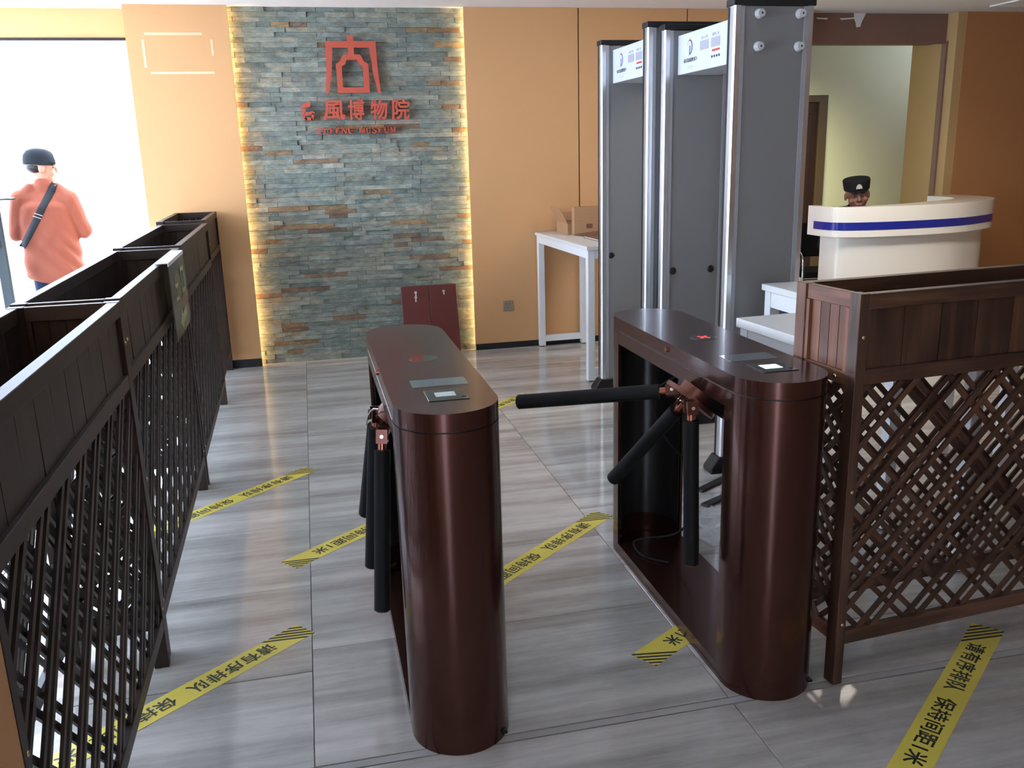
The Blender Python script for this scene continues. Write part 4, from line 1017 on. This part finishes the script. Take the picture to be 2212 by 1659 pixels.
# man in the doorway, seen from behind, head turned to his right (facing +y, so +x is his right)
Mh = Matrix.Translation((0.005, 0.03, 1.575)) @ Matrix.Rotation(math.radians(-74), 4, 'Z') @ Matrix.Rotation(math.radians(-4), 4, 'X') @ Matrix.Diagonal((1.04, 1.08, 1.06, 1))
def wr(co):
    s = math.sin((co.x * 1.3 + co.z) * 42 + 2.2 * math.sin(co.x * 11 + co.z * 5)) * math.exp(-((co.z - 0.88) / 0.20) ** 2)
    g = math.sin((co.x * -1.6 + co.z) * 30 + 1.5) * math.exp(-((co.z - 1.10) / 0.16) ** 2)
    return 0.006 * s + 0.004 * g
man, shirt = person((-1.965, 7.62, 0), 0.05, 'man in rust sweater and dark cap seen from behind in the bright doorway',
    ((-0.170, 0.0, 1.345), (0.170, 0.0, 1.335)), ((-0.085, 0, 0.90), (0.085, 0, 0.90)),
    [((-0.245, 0.03, 1.080), (-0.15, 0.24, 1.10)), ((0.245, 0.02, 1.085), (0.14, 0.25, 1.11))],
    [((0.75, 0.6, 0.1), (0, 1, 0.2), -1, 0.6), ((-0.75, 0.6, 0.1), (0, 1, 0.2), 1, 0.6)],
    Mh, [((-0.10, 0.02, 0.48), (-0.11, -0.01, 0.085), (-0.12, 0.12, 0.05)), ((0.10, 0.02, 0.48), (0.11, -0.01, 0.085), (0.12, 0.12, 0.05))],
    'skin', 'shirt', 'jeans', (0.0, 0.01, 1.470), wr=wr, sleeve=0.016, loose=True)
face_parts(man, Mh)
cap_dome('cap', man, Mh, [(1.03, 0.018), (1.05, 0.050), (1.00, 0.085), (0.82, 0.115), (0.50, 0.132), (0.15, 0.137)], 'cap_dark')
visor('cap_visor', man, Mh, 0.075, -0.004, 0.040, 'cap_dark')
obj('cap_panel', ell(NB(), Mh @ Vector((0, 0.083, 0.078)), (0.042, 0.014, 0.026), Mh.to_3x3().normalized()), 'trim_white', man, 60)
obj('hair', ell(NB(), Mh @ Vector((0, -0.026, 0.000)), (0.079, 0.084, 0.050), Mh.to_3x3().normalized()), 'hair', man, 60)
# cross-body strap laid on the back of the sweater
bv = BVHTree.FromPolygons([v.co.copy() for v in shirt.data.vertices], [p.vertices[:] for p in shirt.data.polygons])
bm = NB(); prev = None; sd = Vector((0.92, 0, -0.40)).normalized()
for i in range(25):
    u = i / 24; c = Vector((0.090 - 0.290 * u, 0, 1.455 - 0.47 * u - 0.03 * math.sin(u * PI)))
    row = []
    for k in (-1, 0, 1):
        o_ = c + sd * 0.026 * k + Vector((0, -1.0, 0)); hit = bv.ray_cast(o_, Vector((0, 1, 0)))
        p = hit[0] if hit[0] is not None else Vector((o_.x, (prev[k + 1].y if prev else 0.0), o_.z))
        row.append(Vector((p.x, p.y - 0.006, p.z)))
    vr = [bm.verts.new(p) for p in row]
    if prev:
        for k in range(2): bm.faces.new((pv[k], pv[k + 1], vr[k + 1], vr[k]))
    prev = row; pv = vr
st = obj('bag_strap', bm, 'strap', man, 60); md = st.modifiers.new('thickness', 'SOLIDIFY'); md.thickness = 0.004
u = 0.46; c = Vector((0.090 - 0.290 * u, 0, 1.455 - 0.47 * u - 0.03 * math.sin(u * PI)))
for off in (0.0, 0.024):
    cc = c + Vector((0.5, 0, 0.85)).normalized() * off; hit = bv.ray_cast(cc + Vector((0, -1, 0)), Vector((0, 1, 0)))
    if hit[0] is not None: obj('buckle', capsule(NB(), hit[0] + Vector((0, -0.011, 0)) - sd * 0.027, 0.0028, hit[0] + Vector((0, -0.011, 0)) + sd * 0.027, 0.0028), 'chrome', st, 60)

# seated guard behind the desk, facing the camera (local +y towards the viewer)
GZ = 0.0
Mg = Matrix.Translation((0.0, 0.05, 1.180)) @ Matrix.Rotation(math.radians(5), 4, 'Z') @ Matrix.Rotation(math.radians(7), 4, 'Y') @ Matrix.Rotation(math.radians(-9), 4, 'X') @ Matrix.Diagonal((1.16, 1.12, 1.04, 1))
guard, gs = person((4.47, 6.68, 0), PI - 0.52, 'seated guard in black cap with silver badge looking over the curved desk',
    ((-0.175, -0.04, 1.015), (0.175, -0.04, 1.015)), ((-0.085, -0.10, 0.53), (0.085, -0.10, 0.53)),
    [((-0.235, 0.02, 0.76), (-0.12, 0.20, 0.78)), ((0.235, 0.02, 0.76), (0.12, 0.20, 0.78))],
    [((0.6, 0.6, -0.05), (0, 0, -1), -1, 0.35), ((-0.6, 0.6, -0.05), (0, 0, -1), 1, 0.35)],
    Mg, [((-0.11, 0.30, 0.50), (-0.11, 0.27, 0.085), (-0.11, 0.38, 0.05)), ((0.11, 0.30, 0.50), (0.11, 0.27, 0.085), (0.11, 0.38, 0.05))],
    'skin_dark', 'black_cloth', 'black_cloth', (0.0, -0.02, 1.095))
face_parts(guard, Mg)
cap_dome('cap', guard, Mg, [(1.02, 0.040), (1.05, 0.050), (1.12, 0.112), (1.07, 0.122), (0.6, 0.127), (0.1, 0.128)], 'black_cloth')
visor('cap_visor', guard, Mg, 0.034, 0.004, 0.047, 'black_cloth', 1.0)
bd = [(-0.020, -0.018), (-0.008, -0.012), (0.0, -0.018), (0.008, -0.012), (0.020, -0.018), (0.018, 0.004), (0.010, 0.017), (0.0, 0.022), (-0.010, 0.017), (-0.018, 0.004)]
bm = prism_xz(NB(), bd, 0.1025, 0.1065)
for v in bm.verts: v.co = Mg @ Vector((v.co.x, v.co.y, v.co.z + 0.082))
obj('cap_badge', bm, 'badge', guard)
obj('hair', ell(NB(), Mg @ Vector((0, -0.040, 0.000)), (0.079, 0.075, 0.060), Mg.to_3x3().normalized()), 'hair', guard, 60)
stl = empty('stool', (4.49, 6.80, 0)); tag(stl, 'round black stool under the seated guard behind the desk', 'stool')
obj('seat', cyl(NB(), (0, 0, 0.360), (0, 0, 0.402), 0.19, n=28), 'black_cloth', stl, 40, )
obj('column', cyl(NB(), (0, 0, 0.03), (0, 0, 0.3598), 0.025), 'chrome', stl, 40); obj('foot_disc', cyl(NB(), (0, 0, 0), (0, 0, 0.03), 0.20, 0.16, n=28), 'chrome', stl, 40)

# post with a small tray at the left door, gripped by a person who stands outside the frame
ps = empty('stand_post', (-2.235, 7.30, 0)); tag(ps, 'dark upright post with a flat black tray at the left door', 'post')
obj('pole', bx(-0.036, 0.036, -0.02, 0.02, 0.02, 1.352), 'pole', ps, bevel=0.004)
obj('foot_plate', bx(-0.15, 0.15, -0.12, 0.12, 0, 0.0198), 'pole', ps, bevel=0.004)
obj('tray', bx(-0.10, 0.135, -0.07, 0.07, 1.3525, 1.366), 'black_plastic', ps, bevel=0.003)
Mo = Matrix.Translation((0.0, 0.05, 1.545))
oth, _ = person((-2.60, 7.18, 0), -PI / 2 + 0.25, 'person in navy jacket gripping the dark post, only hands in view',
    ((-0.18, 0.0, 1.36), (0.18, 0.0, 1.36)), ((-0.085, 0, 0.88), (0.085, 0, 0.88)),
    [((-0.20, 0.12, 1.16), (-0.085, 0.255, 1.300)), ((0.20, 0.12, 1.10), (0.060, 0.268, 1.045))],
    [((0.25, 0.95, 0.25), (0, 0, -1), -1, 0.4), ((-0.35, 0.9, 0.05), (-1, 0, -0.1), 1, 0.75)],
    Mo, [((-0.10, 0.02, 0.47), (-0.11, -0.01, 0.085), (-0.12, 0.12, 0.05)), ((0.10, 0.02, 0.47), (0.11, -0.01, 0.085), (0.12, 0.12, 0.05))],
    'skin', 'jeans', 'jeans', (0.0, 0.01, 1.435))
face_parts(oth, Mo)
obj('hair', ell(NB(), Mo @ Vector((0, -0.025, 0.035)), (0.085, 0.092, 0.092)), 'hair', oth, 60)
